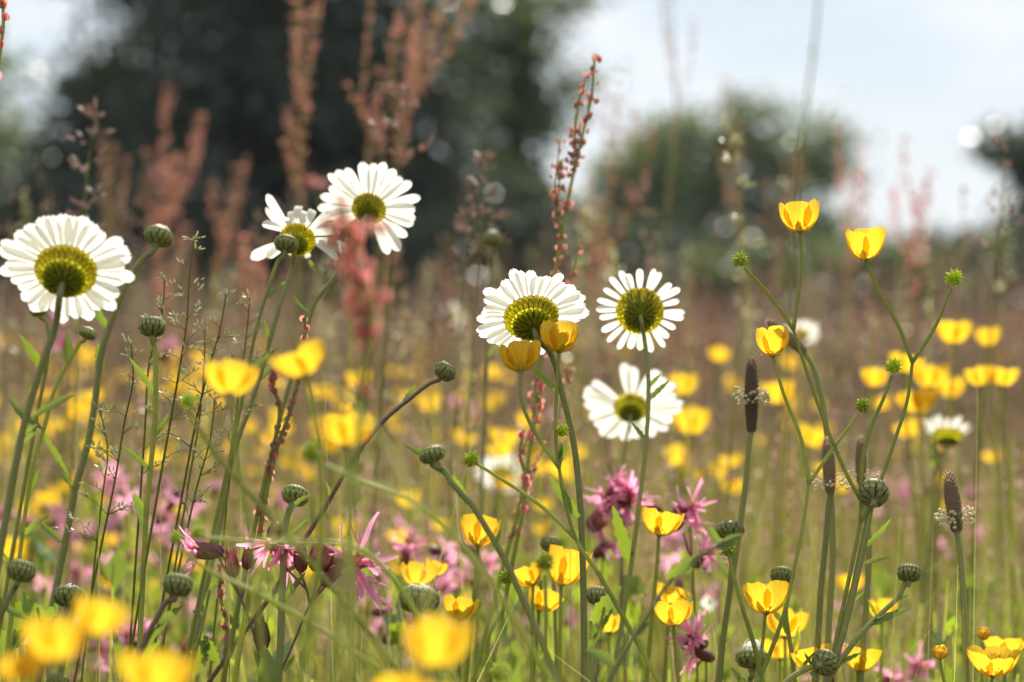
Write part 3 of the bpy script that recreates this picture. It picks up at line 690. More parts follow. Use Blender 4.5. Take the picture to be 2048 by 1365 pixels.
def grass_stalk(label, axis, d, seed=1, whorls=9, wid_px=70, mat='panicle', spk=.0028, group='seeding grass stalks', stem_r=.0006, cnt=3, droop=.0, per=11, taper=True):
    rnd = random.Random(seed); pts = stem_pts(axis, d); o0 = Vector((pts[-1].x, pts[-1].y, 0)); root = empty('seeding_grass_stalk', o0); tag(root, label, 'grass stalk', group)
    nn = len(axis); sp = spline(pts, 6); fr = sp[:(nn - 1) * 6 + 1]; m = MB(); m.tube(sp, .0003, stem_r * 1.4, 6); h = MB()
    def spike(p, dr):
        l = spk * rnd.uniform(.7, 1.3); h.lathe([(.0001, 0), (l * .2, l * .3), (l * .16, l * .7), (.0001, l * 1.15)], p, dr, 5)
    for w in range(whorls):
        t = min(.97, (w + rnd.uniform(-.3, .3)) / whorls) * (len(fr) - 1); t = max(0, t); i = int(t); p = fr[i].lerp(fr[i + 1], t - i); up = (fr[max(0, i - 2)] - fr[min(len(fr) - 1, i + 2)]).normalized()
        sd0 = 1 if w % 2 else -1
        for k in range(rnd.randint(1, cnt)):
            o = Vector((sd0 * rnd.uniform(-.35, 1), rnd.uniform(-.8, .8), 0)).normalized(); l = wid_px / FPX * d * (.15 + .85 * (w / whorls if taper else 1)) * rnd.uniform(.35, 1.15); tl = rnd.uniform(.15, .8) - droop
            q = spline([p, p + o * l * .5 + up * l * tl * .6, p + o * l + up * l * tl], 5); m.tube(q, .00020, .00012, 4)
            for s in range(max(3, int(per * (l * FPX / d) / 70))):
                z = .30 + .70 * rnd.random() ** .7; j = min(int(z * (len(q) - 1)), len(q) - 2); p1 = q[j].lerp(q[j + 1], z * (len(q) - 1) - j); dr = ((q[j + 1] - q[j]).normalized() + Vector((rnd.uniform(-.8, .8), rnd.uniform(-.8, .8), rnd.uniform(-.3, .9)))).normalized()
                e = p1 + dr * spk * rnd.uniform(.2, 1.4)
                if spk < .003: m.tri(p1 - up * .00008, p1 + up * .00008, e)
                spike(e, dr)
    for k in range(4): spike(fr[0] + Vector((rnd.uniform(-1, 1), rnd.uniform(-1, 1), -k)) * .001, Vector((rnd.uniform(-.4, .4), 0, 1)))
    m.build('stem', [M['grass']], root, o0); h.build('panicle', [M[mat]], root, o0, smooth=False)
    return root

# ------------------------------------------------------------------ ox-eye daisies
daisy('largest open white daisy at the left edge, seen from behind on a thick green stem', (132, 541), .89, (.02, .80, .60), .0250,
      [(112, 650), (88, 720), (62, 800), (36, 910), (12, 1040), (-14, 1180)], 33, 4, .43, .235, stem_r=.0019, leaves=[(64, 836, 152, 788, .0042)])
daisy('half-wilted white daisy with curled ragged petals beside the pink sorrel', (596, 478), 1.10, (.10, .80, .50), .0225,
      [(586, 530), (560, 610), (538, 690), (505, 800), (470, 900), (440, 1050), (412, 1180), (385, 1300)], 17, 8, .34, .24, stem_r=.0016,
      angles=[(-122, 1.12, .2, -.5), (-140, .95, .14, -.9), (-150, .8, .2, .4), (158, 1.1, .26, .3), (150, .8, .2, .5), (-18, .95, .3, .5), (8, 1.15, .26, .7), (-36, .85, .2, -.8), (24, 1.0, .18, .9), (-58, .8, .18, -1.9), (-74, .75, .16, -2.3), (-88, .8, .17, -2.0), (-104, .78, .16, -2.4), (-113, .7, .14, 1.2), (70, .5, .14, 1.0), (115, .45, .14, 1.2)], cupz=.2, leaves=[(540, 700, 528, 640, .0035), (618, 520, 634, 552, .003), (425, 1190, 450, 1130, .006)])
daisy('highest white daisy, partly hidden by a red sorrel, one petal hanging down', (738, 418), 1.13, (.12, .88, .42), .0242,
      [(700, 505), (665, 560), (640, 590), (615, 650), (590, 730), (565, 820), (545, 905), (530, 1000), (508, 1140), (480, 1300)], 26, 12, .31, .22, stem_r=.0014, fold={5: .25, 4: .5}, skip=(6, 7, 8, 9, 10))
daisy('sharpest white daisy in the middle, two buttercups in front of its lower edge', (1062, 634), 1.0, (-.12, .74, .62), .0238,
      [(1100, 705), (1125, 790), (1146, 880), (1158, 980), (1164, 1090), (1167, 1200), (1168, 1365)], 34, 15, .45, .215, stem_r=.0018, hairs=160)
daisy('white daisy with narrow spaced petals right of the middle, seen squarely from behind', (1280, 622), 1.085, (.02, .965, .26), .0208,
      [(1288, 672), (1296, 740), (1297, 800), (1291, 900), (1278, 1010), (1264, 1120), (1245, 1240), (1222, 1365)], 24, 21, .48, .155, stem_r=.0014, leaves=[(1297, 775, 1322, 748, .0025), (1262, 1130, 1225, 1010, .008)])
daisy('blurred white daisy with upswept petals below the squarely seen one', (1262, 815), 1.32, (.06, .82, .56), .0279,
      [(1252, 880), (1248, 940), (1247, 1000), (1245, 1100), (1240, 1200), (1236, 1320)], 25, 25, .32, .24, stem_r=.0014, cupz=.18, skip=(16, 17, 20))
daisy('small blurred half-open white daisy at the right with a dark green base', (1896, 868), 1.50, (.1, .42, .9), .0150,
      [(1880, 910), (1868, 980), (1862, 1060), (1845, 1180), (1830, 1300)], 20, 27, .62, .2, stem_r=.0014, cupz=.9, leaves=[(1868, 940, 1872, 880, .005)])
daisy('very blurred white daisy with dark centre behind the middle buttercup stem', (1006, 950), 2.0, (.1, .75, .6), .0235,
      [(1003, 1010), (1000, 1100), (998, 1200)], 22, 29, .42, .2)
daisy('very blurred white daisy behind the leaning plantain head', (1602, 668), 2.1, (.0, .6, .8), .0180,
      [(1600, 720), (1602, 800), (1606, 900)], 22, 31, .42, .2)
daisy('tiny far blurred white daisy left of the middle', (910, 632), 2.6, (.9, .5, .3), .0150, [(905, 700), (900, 800)], 18, 33, .4, .2)

# ------------------------------------------------------------------ daisy buds
BUDS = [
 ('blurred opening daisy bud with white tip at the left, on a tall stem', (318, 472), 1.10, 25, (.25, .35, .9), [(290, 515), (262, 552), (232, 622), (205, 700), (192, 790), (178, 880), (152, 975), (134, 1070), (118, 1150), (98, 1250)], .55, [(200, 745, 196, 685, .0055), (150, 985, 100, 930, .003), (130, 1090, 70, 1040, .004)], .0017, 'stem'),
 ('sharp round daisy bud on a hairy upright stem at the left', (305, 652), 1.0, 22, (0, .25, 1), [(308, 690), (312, 760), (310, 850), (302, 930), (295, 1000), (288, 1120), (280, 1280)], .12, [(311, 872, 338, 826, .0035), (293, 1035, 268, 985, .004)], .0012, 'bstem'),
 ('small daisy bud with white tip beside the stem of the largest daisy', (176, 666), .93, 14, (.4, .2, .9), [(166, 682), (140, 720), (112, 775), (90, 850), (70, 920), (55, 1000), (40, 1110)], .4, [(88, 870, 140, 955, .003), (62, 985, 82, 935, .003)], .0009, 'bstem'),
 ('sharp daisy bud with a pointed leaf below it, above the ragged robin', (591, 990), .975, 23, (.25, .45, .85), [(579, 1020), (571, 1050), (568, 1100), (565, 1180), (562, 1270), (557, 1365)], .08, [(578, 1026, 626, 988, .0036, .97, .96), (570, 1145, 640, 1112, .003)], .0016, 'stem'),
 ('sharp striped daisy bud with white tips above the nearest yellow blurs', (139, 1192), .97, 27, (.1, .35, .93), [(131, 1225), (128, 1270), (124, 1330), (112, 1380)], .4, [(140, 1250, 152, 1200, .002)], .0013, 'stem'),
 ('dark blurred daisy bud low at the left edge', (43, 1140), .91, 23, (.2, .3, .9), [(32, 1172), (12, 1210), (-18, 1270)], .3, [(10, 1215, 60, 1240, .004)], .0013, 'stem'),
 ('blurred plain green daisy bud left of the ragged robin', (356, 1168), .90, 25, (.15, .3, .95), [(340, 1200), (312, 1240), (285, 1295), (262, 1350)], .12, [(290, 1285, 340, 1240, .0035)], .0012, 'rstem'),
 ('daisy bud with a pale tip on a dark slanting stem left of the middle', (891, 742), 1.06, 18, (.55, .2, .8), [(868, 764), (820, 798), (775, 835), (735, 880), (700, 930), (665, 990), (635, 1040), (600, 1095), (550, 1180), (470, 1290)], .4, [(720, 905, 690, 960, .003), (545, 1190, 575, 1145, .006)], .0011, 'rstem'),
 ('blurred grey daisy bud on a leafy stem leaning across the middle in front', (864, 908), .92, 22, (-.3, .2, .9), [(880, 935), (905, 968), (940, 1005), (975, 1060), (1010, 1120), (1042, 1190), (1078, 1270), (1115, 1365)], .15, [(935, 1010, 905, 950, .0042)], .0013, 'stem'),
 ('fat dark striped daisy bud with white tips above the largest yellow blur', (838, 1198), .94, 36, (.1, .3, .95), [(840, 1250), (842, 1310), (845, 1365)], .35, [(862, 1225, 880, 1180, .004)], .0016, 'stem'),
 ('small blurred daisy bud right above the clustered buttercups in the middle', (1101, 1087), 1.12, 16, (.1, .3, .95), [(1103, 1115), (1108, 1180), (1112, 1290)], .25, [], .001, 'stem'),
 ('daisy bud with pale top beside the thick stem of the sharpest daisy', (1196, 1190), 1.06, 20, (.1, .3, .95), [(1190, 1225), (1184, 1270), (1178, 1350)], .2, [(1184, 1250, 1240, 1175, .007)], .001, 'stem'),
 ('round pale striped daisy bud behind crossing buttercup stems at the right', (1747, 985), 1.0, 26, (.1, .75, .6), [(1742, 1012), (1733, 1060), (1720, 1120), (1700, 1210), (1680, 1285), (1655, 1365)], .05, [(1728, 1128, 1780, 1114, .003)], .0016, 'stem'),
 ('small daisy bud on a stem slanting right with a toothed leaf', (1818, 1145), 1.0, 20, (.1, .3, .95), [(1813, 1165), (1800, 1190), (1765, 1225), (1725, 1265), (1690, 1310), (1655, 1365)], .05, [(1755, 1235, 1735, 1198, .002), (1790, 1200, 1818, 1190, .002)], .0012, 'stem'),
 ('daisy bud seen from behind on a stem curving in from the lower right', (1650, 1325), .99, 22, (.5, .8, .1), [(1636, 1330), (1610, 1340), (1580, 1358), (1556, 1385)], .05, [(1622, 1330, 1608, 1306, .0025), (1620, 1345, 1640, 1362, .0025)], .0013, 'stem'),
 ('round daisy bud peeping over a blurred leafy stem, right of the pink cluster', (1460, 1060), 1.04, 24, (0, .35, .95), [(1464, 1090), (1462, 1150), (1450, 1250), (1440, 1365)], .08, [], .0012, 'stem'),
 ('small daisy bud half behind the sharp wide buttercup at the lower right', (1564, 1150), 1.06, 19, (.1, .4, .9), [(1570, 1180), (1572, 1230), (1582, 1300), (1590, 1365)], .05, [(1584, 1310, 1598, 1250, .0022)], .0011, 'stem'),
 ('fading daisy bud with a ragged yellowish tuft at the lower right', (1505, 1316), 1.06, 29, (.05, .25, .95), [(1502, 1355), (1500, 1400)], .9, [], .0014, 'stem'),
 ('dark round daisy bud on a thin green stem in front of the half-wilted daisy', (573, 487), 1.07, 20, (.15, .4, .9), [(558, 520), (540, 570), (515, 650), (498, 730), (484, 800), (468, 880), (450, 960)], .2, [], .0009, 'bstem'),
 ('pale blurred daisy bud high between the dark trees and the sorrel', (985, 478), 1.35, 16, (0, .3, .9), [(985, 510), (982, 600), (975, 700), (970, 820)], .6, [], .001, 'stem'),
 ('tiny dark daisy bud under the petals of the largest daisy', (77, 620), .93, 12, (-.2, .3, .9), [(90, 640), (98, 670), (95, 720), (80, 800)], .1, [], .0008, 'bstem'),
 ('daisy bud only just showing at the bottom left corner', (116, 1362), .95, 18, (.1, .3, .95), [(112, 1400), (108, 1450)], .2, [], .0012, 'stem'),
]
for i, (lb, c, d, r, n, st, tips, lv, sr, sm) in enumerate(BUDS):
    bud(lb, c, d, r, n, st, 100 + i, tips, lv, sr, sm, 60 if .94 < d < 1.08 else 0)

# ------------------------------------------------------------------ buttercups in and near focus
U = (0, .18, 1)
buttercup('forked buttercup with two flowers over the sharpest daisy and a seed head to the left',
  [[(1118, 935), (1130, 1000), (1152, 1078), (1200, 1152), (1258, 1255), (1318, 1365)], [(1042, 742), (1042, 795), (1070, 865), (1118, 935)], [(1118, 705), (1113, 790), (1112, 880), (1118, 935)],
   [(953, 928), (1000, 957), (1085, 1015), (1152, 1078)], [(1123, 885), (1122, 905), (1118, 935)]],
  [('f', 1042, 741, 88, (-.05, .22, 1), dict(deep=.62, op=1.75)), ('f', 1118, 703, 80, (.03, .05, 1), dict(deep=.74, op=1.95)), ('s', 943, 919, 18, (-.6, -.2, .6)), ('s', 1124, 862, 15, (0, -.2, 1))],
  .985, 41, [(1157, 1035, 1096, 950, .0055), (1119, 925, 1132, 880, .004)], .00085, hairs=1.4)
buttercup('tallest branching buttercup at the right, two flowers and three green seed heads',
  [[(1722, 1000), (1720, 1045), (1706, 1120), (1690, 1197), (1672, 1285), (1655, 1365)], [(1587, 660), (1606, 720), (1633, 800), (1672, 900), (1712, 984), (1722, 1000)], [(1600, 466), (1603, 530), (1594, 610), (1587, 660)], [(1489, 536), (1530, 580), (1566, 628), (1587, 660)],
   [(1784, 752), (1766, 800), (1740, 860), (1726, 920), (1722, 1000)], [(1825, 725), (1815, 800), (1790, 880), (1762, 960), (1738, 1020), (1720, 1045)], [(1732, 520), (1757, 580), (1796, 650), (1825, 725)], [(1902, 578), (1872, 650), (1825, 725)]],
  [('f', 1600, 463, 84, (-.02, .12, 1), dict(deep=.68, op=1.75)), ('f', 1729, 519, 84, (.04, -.04, 1), dict(deep=.72, op=1.6)), ('s', 1480, 520, 17, (-.4, 0, 1)), ('s', 1787, 733, 18, (.1, 0, 1)), ('s', 1908, 557, 19, (.2, 0, 1))],
  1.0, 42, [], .00085, hairs=1.4)
buttercup('forked buttercup with one narrow cupped flower and one seed head, left of the tallest',
  [[(1618, 967), (1606, 1050), (1592, 1121), (1566, 1235), (1537, 1315), (1505, 1390)], [(1546, 714), (1568, 790), (1603, 880), (1618, 967)], [(1717, 828), (1672, 890), (1618, 967)]],
  [('f', 1546, 712, 66, (-.08, -.05, 1), dict(deep=.86, op=2.0, reflex=.5)), ('s', 1725, 812, 17, (.3, 0, 1))], 1.0, 43, [], .0008, hairs=1.4)
buttercup('buttercup stem ending in a knobbly seed head below a leafy blurred twig', [[(1458, 1112), (1472, 1170), (1488, 1225), (1507, 1285), (1520, 1340)]], [('s', 1456, 1100, 17, (0, -.2, 1))], 1.0, 44, [], .0009)
buttercup('wide sharp buttercup at the lower right under two daisy buds', [[(1531, 1228), (1526, 1280), (1512, 1365)]], [('f', 1532, 1226, 98, (.03, .22, 1), dict(deep=.62, op=1.6))], 1.01, 45)
buttercup('smaller buttercup on a single thin stem, low right of the middle', [[(1347, 1254), (1352, 1310), (1357, 1365)]], [('f', 1347, 1251, 77, (0, .15, 1), dict(deep=.60, op=1.7))], 1.03, 46)
buttercup('sharp open buttercup in the bottom right corner', [[(1985, 1354), (1980, 1400)]], [('f', 1986, 1351, 106, (.0, -.08, 1), dict(deep=.48, op=1.35))], .98, 47)
buttercup('round unopened buttercup bud on a curved stem near the bottom right corner', [[(1880, 1318), (1884, 1345), (1896, 1390)]], [('b', 1880, 1305, 15, (0, 0, 1))], .985, 48, [], .0007)
MID = [  # softly blurred buttercups behind the focus
 ('buttercup behind the stem of the squarely seen daisy, in front of the pink cluster', 1318, 1070, 88, 1.07, (.2, .1, 1), .58),
 ('buttercup with a white glint, left of the thick middle stem', 955, 1092, 84, 1.09, (.15, .35, 1), .72),
 ('buttercup with a bright sun glint above the fat striped bud', 833, 1172, 76, 1.13, (.15, .5, 1), .55),
 ('small buttercup touching the glinting one above the fat striped bud', 868, 1150, 48, 1.14, (.3, .2, 1), .6),
 ('large buttercup leaning on the thick middle stem', 1122, 1170, 88, 1.08, (.25, .1, 1), .85),
 ('tilted buttercup left of the one leaning on the middle stem', 1066, 1170, 70, 1.09, (-.5, .2, 1), .6),
 ('buttercup under the clustered pair by the middle stem', 1078, 1222, 78, 1.10, (.4, .1, 1), .6),
 ('buttercup just above the largest yellow blur', 918, 1240, 72, 1.06, (.1, .3, 1), .62),
 ('buttercup half hidden behind the curving daisy bud at the lower right', 1628, 1340, 84, 1.05, (-.2, .1, 1), .55),
 ('buttercup behind crossing stems right of the curving daisy bud', 1716, 1340, 80, 1.06, (.2, .1, 1), .6),
 ('blurred buttercup between dark stems low at the right', 1764, 1238, 66, 1.2, (0, .1, 1), .6),
 ('blurred buttercup below the wide sharp one', 1570, 1275, 92, 1.16, (.1, .2, 1), .6),
 ('second blurred buttercup lower below the wide sharp one', 1560, 1318, 80, 1.2, (0, .2, 1), .5),
 ('blurred buttercup left above the small single stemmed one', 1338, 1208, 74, 1.15, (.3, .1, 1), .5),
 ('blurred buttercup behind the pointed leaf right of the middle stem', 1218, 1266, 66, 1.13, (0, .2, 1), .6),
 ('blurred buttercup at the far right, above a smaller round one', 1908, 688, 80, 1.36, (0, .1, 1), .55),
 ('round blurred buttercup rightmost of the upper blurred ones', 1976, 692, 52, 1.5, (0, .1, 1), .7),
 ('blurred buttercup behind the seed head on the tallest plant', 1806, 745, 74, 1.34, (.2, .1, 1), .5),
 ('blurred round buttercup left of the dark seed head at the right', 1751, 774, 56, 1.42, (0, .1, 1), .7),
 ('blurred buttercup below the fork of the tallest plant', 1860, 776, 74, 1.36, (0, .2, 1), .6),
 ('blurred buttercup lower below the fork of the tallest plant', 1838, 826, 86, 1.36, (-.1, .2, 1), .55),
 ('blurred wide buttercup at the far right, left of a touching twin', 1962, 772, 62, 1.33, (-.1, .1, 1), .6),
 ('blurred wide buttercup at the far right edge, right of its touching twin', 2006, 772, 64, 1.33, (.1, .1, 1), .6),
 ('faint blurred buttercup above the plantain with a cream ring', 1440, 724, 44, 1.7, (0, .2, 1), .6),
 ('faint blurred buttercup right of the blurred upswept daisy', 1384, 870, 78, 1.5, (0, .2, 1), .6),
 ('second faint blurred buttercup right of the blurred upswept daisy', 1366, 790, 62, 1.6, (0, .2, 1), .6),
 ('blurred buttercup left of the plantain stem, low right', 1702, 1182, 60, 1.3, (0, .2, 1), .5),
 ('blurred buttercup above the sharp one in the bottom right corner', 2010, 1310, 88, 1.12, (0, .2, 1), .4),
 ('blurred buttercup at the left of the ragged robin right flower', 690, 1118, 52, 1.22, (0, .2, 1), .6),
 ('blurred buttercup low at the left edge below the dark bud', 20, 1120, 70, 1.3, (0, .2, 1), .6),
]
for i, (lb, px, py, sz, d, n, dp) in enumerate(MID):
    d = d if d < 1.25 else d * 1.16
    rr = random.Random(200 + i); sx = rr.uniform(-14, 14)
    buttercup(lb, [[(px, py + 2), (px + sx * .3, py + 60), (px + sx, py + 150), (px + sx * 2, py + 300)]], [('f', px, py, sz, n, dict(deep=dp, op=1.6, res=(7, 5), sep=d < 1.1))], d, 200 + i, [], .0009, 'buttercups just behind the focus', 0)
buttercup('small yellow bud blurred behind the bottom right buttercup', [[(1966, 1285), (1964, 1340), (1962, 1400)]], [('b', 1967, 1268, 13, (0, 0, 1))], 1.1, 240, [], .0007, 'buttercups just behind the focus', 0)
NEAR = [  # in front of the focus, strongly blurred
 ('blurred yellow buttercup in front at the left, right of the grass panicle', 460, 790, 112, .78, (.05, .3, 1), .52, [(462, 800), (470, 900), (500, 1060), (520, 1250)]),
 ('blurred buttercup with two spread petals in front below the half-wilted daisy', 612, 752, 118, .78, (-.35, .05, 1), .5, [(612, 756), (640, 900), (640, 1100), (610, 1300)]),
 ('blurred orange shaded buttercup in front, left of the dark slanting stem', 692, 893, 104, .77, (.12, .2, 1), .58, [(692, 900), (700, 1000), (705, 1150), (700, 1330)]),
 ('largest blurred yellow buttercup in front at the bottom, below the fat striped bud', 874, 1336, 142, .63, (0, .3, 1), .62, [(874, 1345), (880, 1420), (884, 1500)]),
 ('blurred yellow buttercup cut by the bottom edge beside the largest one', 800, 1405, 110, .66, (-.2, .3, 1), .5, [(800, 1412), (800, 1480), (800, 1560)]),
 ('lowest blurred yellow buttercup cut by the bottom edge, right of its neighbour', 868, 1400, 70, .68, (.2, .3, 1), .5, [(868, 1405), (866, 1480), (862, 1560)]),
 ('blurred buttercup in the front cluster at the lower left, topmost petals', 186, 1268, 118, .62, (.3, .2, 1), .6, [(186, 1268), (180, 1360), (170, 1480)]),
 ('blurred buttercup in the middle of the front cluster at the lower left', 112, 1322, 132, .60, (-.1, .35, 1), .6, [(112, 1318), (110, 1400), (108, 1500)]),
 ('blurred buttercup at the left end of the front cluster, lowest', 52, 1362, 100, .60, (-.3, .3, 1), .55, [(58, 1356), (60, 1440), (64, 1520)]),
 ('broad blurred buttercup in front cut by the bottom edge at the left', 308, 1392, 158, .60, (.05, .3, 1), .55, [(308, 1392), (310, 1460), (314, 1540)]),
]
for i, (lb, px, py, sz, d, n, dp, st) in enumerate(NEAR):
    d *= .93
    buttercup(lb, [st], [('f', px, py, sz, n, dict(deep=dp, op=1.6, res=(7, 5), sep=False))], d, 260 + i, [], .0008, 'blurred buttercups in front', 0)
SEEDS = [
 ('blurred green seed head in front, left of the yellow blur at the left', 377, 803, 19, .78, [(378, 825), (400, 860), (440, 920), (520, 1010), (600, 1100)]),
 ('blurred round green seed head in front of the middle left stems', 625, 905, 24, .76, [(650, 930), (720, 960), (800, 990), (850, 1020), (950, 1120), (1040, 1260)]),
 ('blurred green seed head on a pale stem in front of the clustered buttercups', 1090, 1124, 20, .86, [(1090, 1150), (1092, 1220), (1090, 1330)]),
 ('blurred green seed head above the left ragged robin flower', 396, 1066, 17, .80, [(410, 1076), (480, 1082), (600, 1085), (720, 1100), (780, 1150), (850, 1260)]),
 ('dimmer blurred seed head left of the one above the ragged robin', 352, 1076, 15, .80, [(358, 1095), (400, 1130), (520, 1190), (640, 1260)]),
 ('soft green seed head below the leaning bud stem in the middle', 1012, 1156, 16, 1.06, [(1016, 1172), (1010, 1210), (980, 1270), (975, 1365)]),
 ('green seed head near the bottom edge in the middle', 1000, 1345, 22, .84, [(1002, 1368), (1004, 1420), (1004, 1500)]),
]
for i, (lb, px, py, r, d, st) in enumerate(SEEDS):
    buttercup(lb, [st], [('s', px, py, r, (0, -.1, 1))], d, 280 + i, [], .0008, 'buttercup seed heads', 0)

# ------------------------------------------------------------------ ragged robin in focus
def ragged_robin(label, branches, fl, d, seed, leaves=(), group='ragged robins'):
    rnd = random.Random(seed); main = stem_pts(branches[0], d); o0 = Vector((main[-1].x, main[-1].y, 0)); root = empty('ragged_robin', o0); tag(root, label, 'ragged robin', group)
    m = MB()
    for i, br in enumerate(branches):
        sp = spline(main if i == 0 else stem_pts(br, d, False), 6); m.tube(sp, .0005, .0009 if i == 0 else .0006, 6)
        if .9 < d < 1.1: m.hairs(sp[:40], .0006, 40, .0004, 1, rnd)
    m.build('stem', [M['rstem'], M['hair']], root, o0)
    for kind, px, py, n, sc, op in fl:
        robin_flower(root, o0, P(px, py, d), Vector(n), sc, rnd, op, 4, kind == 'f', 'flower' if kind == 'f' else 'bud')
    add_leaves(root, leaves, d, o0)
    return root
ragged_robin('sharp ragged robin with shredded pink flowers and dark red buds at the lower left',
  [[(480, 1193), (494, 1227), (511, 1281), (524, 1340), (535, 1400)], [(430, 1103), (450, 1138), (480, 1193)], [(438, 1100), (456, 1132), (480, 1193)], [(468, 1150), (474, 1175), (482, 1195)], [(492, 1150), (489, 1175), (484, 1198)],
   [(655, 1168), (620, 1210), (592, 1275), (568, 1330), (535, 1400)], [(597, 1140), (612, 1175), (620, 1210)], [(640, 1130), (632, 1170), (620, 1210)], [(560, 1122), (585, 1150), (612, 1178)], [(524, 1292), (526, 1310), (524, 1340)], [(655, 1130), (645, 1165), (622, 1205)]],
  [('f', 396, 1106, (-1, -.3, -.06), 1.1, .75), ('b', 402, 1094, (-1, .3, .35), .95, 1), ('b', 462, 1110, (-.1, -.1, 1), 1.0, 1), ('b', 497, 1102, (.12, 0, 1), .8, 1), ('f', 545, 1088, (-.1, -.5, -.6), 1.1, .9), ('f', 572, 1098, (.25, -.6, -.7), 1.0, .7),
   ('b', 600, 1096, (-.05, -.1, 1), 1.05, 1), ('b', 638, 1092, (.2, -.1, 1), 1.1, 1), ('b', 660, 1098, (.35, .1, 1), 1.0, 1), ('f', 708, 1126, (.75, -.62, .22), 1.5, 1.1), ('b', 690, 1134, (.7, -.1, .55), 1.25, 1), ('b', 522, 1248, (-.05, -.1, 1), 1.15, 1)],
  .975, 301, [(535, 1385, 528, 1305, .007), (522, 1340, 508, 1300, .003), (568, 1345, 590, 1310, .0025)])
rr = random.Random(5)
def robin_cluster(label, cx, cy, w, h, d, nf, seed, group='blurred ragged robins'):
    rnd = random.Random(seed); nf = max(3, int(nf * .62)); br = [[(cx, cy + h * .6), (cx + rnd.uniform(-8, 8), cy + h + 80), (cx + rnd.uniform(-20, 20), cy + h + 300)]]; fl = []
    for k in range(nf):
        x = cx + rnd.uniform(-.5, .5) * w; y = cy + rnd.uniform(-.5, .5) * h; br.append([(x, y + 30), ((x + cx) / 2, (y + cy + h * .6) / 2 + 12), (cx, cy + h * .6)])
        fl.append(('f' if rnd.random() < .8 else 'b', x, y, (rnd.uniform(-1, 1), rnd.uniform(-.9, .4), rnd.uniform(0, 1)), rnd.uniform(.85, 1.05), rnd.uniform(.8, 1.1)))
    ragged_robin(label, br, fl, d, seed, [], group)
ROB = [('large blurred ragged robin cluster behind the stem of the squarely seen daisy', 1245, 1005, 130, 80, 1.16, 11), ('purplish ragged robin cluster just left below the large one', 1205, 1050, 70, 90, 1.18, 6), ('ragged robin flowers right of the buttercup in front of the large cluster', 1385, 1065, 70, 110, 1.12, 6),
  ('blurred ragged robin around the glinting buttercup', 862, 1120, 130, 70, 1.24, 8), ('blurred ragged robin under the glinting buttercup', 800, 1250, 70, 90, 1.2, 4), ('dark ragged robin with few pink flowers below the small buttercup', 1412, 1275, 50, 70, 1.1, 4),
  ('pink blurred ragged robin behind the sharp hairy bud stem', 340, 695, 110, 60, 1.7, 7), ('pink blurred ragged robin under the largest daisy', 128, 675, 40, 70, 1.7, 4), ('wide pink blurred ragged robin at the left edge', 60, 1030, 150, 60, 1.5, 8), ('pink blurred ragged robin right of the hairy bud stem', 362, 1010, 90, 70, 1.4, 5),
  ('pink blurred ragged robin at the left near the bottom', 210, 1110, 130, 90, 1.45, 7), ('pink blurred ragged robin below the plain green bud', 290, 1230, 120, 90, 1.35, 7), ('pink blurred ragged robin left of the plain green bud', 395, 1260, 80, 80, 1.3, 5), ('pale pink ragged robin at the bottom left behind the yellow blurs', 220, 1300, 90, 60, 1.25, 4),
  ('pink blurred ragged robin behind the fat striped bud', 900, 1160, 80, 60, 1.35, 4), ('pink flecks of ragged robin behind the leaning bud stem', 975, 1140, 60, 90, 1.4, 4), ('blurred ragged robin behind the blurred right-hand plantain stem', 1660, 1330, 60, 50, 1.3, 3), ('faint ragged robin right of the striped bud at the right', 1800, 1010, 50, 50, 1.8, 4), ('ragged robin with dim pink flowers at the bottom right', 1800, 1345, 70, 60, 1.25, 4)]
for i, (lb, x, y, w, h, d, nf) in enumerate(ROB): robin_cluster(lb, x, y, w, h, 1 + (d - 1) * 1.35, nf, 320 + i)

# ------------------------------------------------------------------ plantains
plantain('ribwort plantain head with a cream ring of stamens round its middle', (1503, 716), (1503, 864), 1.075, [(1500, 880), (1492, 960), (1476, 1080), (1458, 1200), (1442, 1310), (1436, 1365)], 1, 15, .45, 32)
plantain('leaning ribwort plantain head on a curved stem behind the forked buttercup', (1535, 640), (1610, 706), 1.07, [(1625, 730), (1642, 790), (1654, 870), (1662, 980), (1666, 1100), (1658, 1250)], 2, 13, None)
plantain('long ribwort plantain head left of the round striped bud', (1655, 876), (1661, 988), 1.055, [(1658, 1010), (1652, 1080), (1642, 1180), (1636, 1290)], 3, 14, .15, 42, nst=44)
plantain('slim dark ribwort plantain head behind the tallest buttercup stems', (1722, 874), (1722, 968), 1.06, [(1728, 1000), (1738, 1080), (1735, 1180), (1726, 1300)], 4, 12, .08, 36, nst=36)
plantain('sharp ribwort plantain head standing alone at the right edge', (1898, 946), (1914, 1064), .995, [(1917, 1080), (1924, 1150), (1930, 1250), (1934, 1365)], 5, 17, .2, 32)

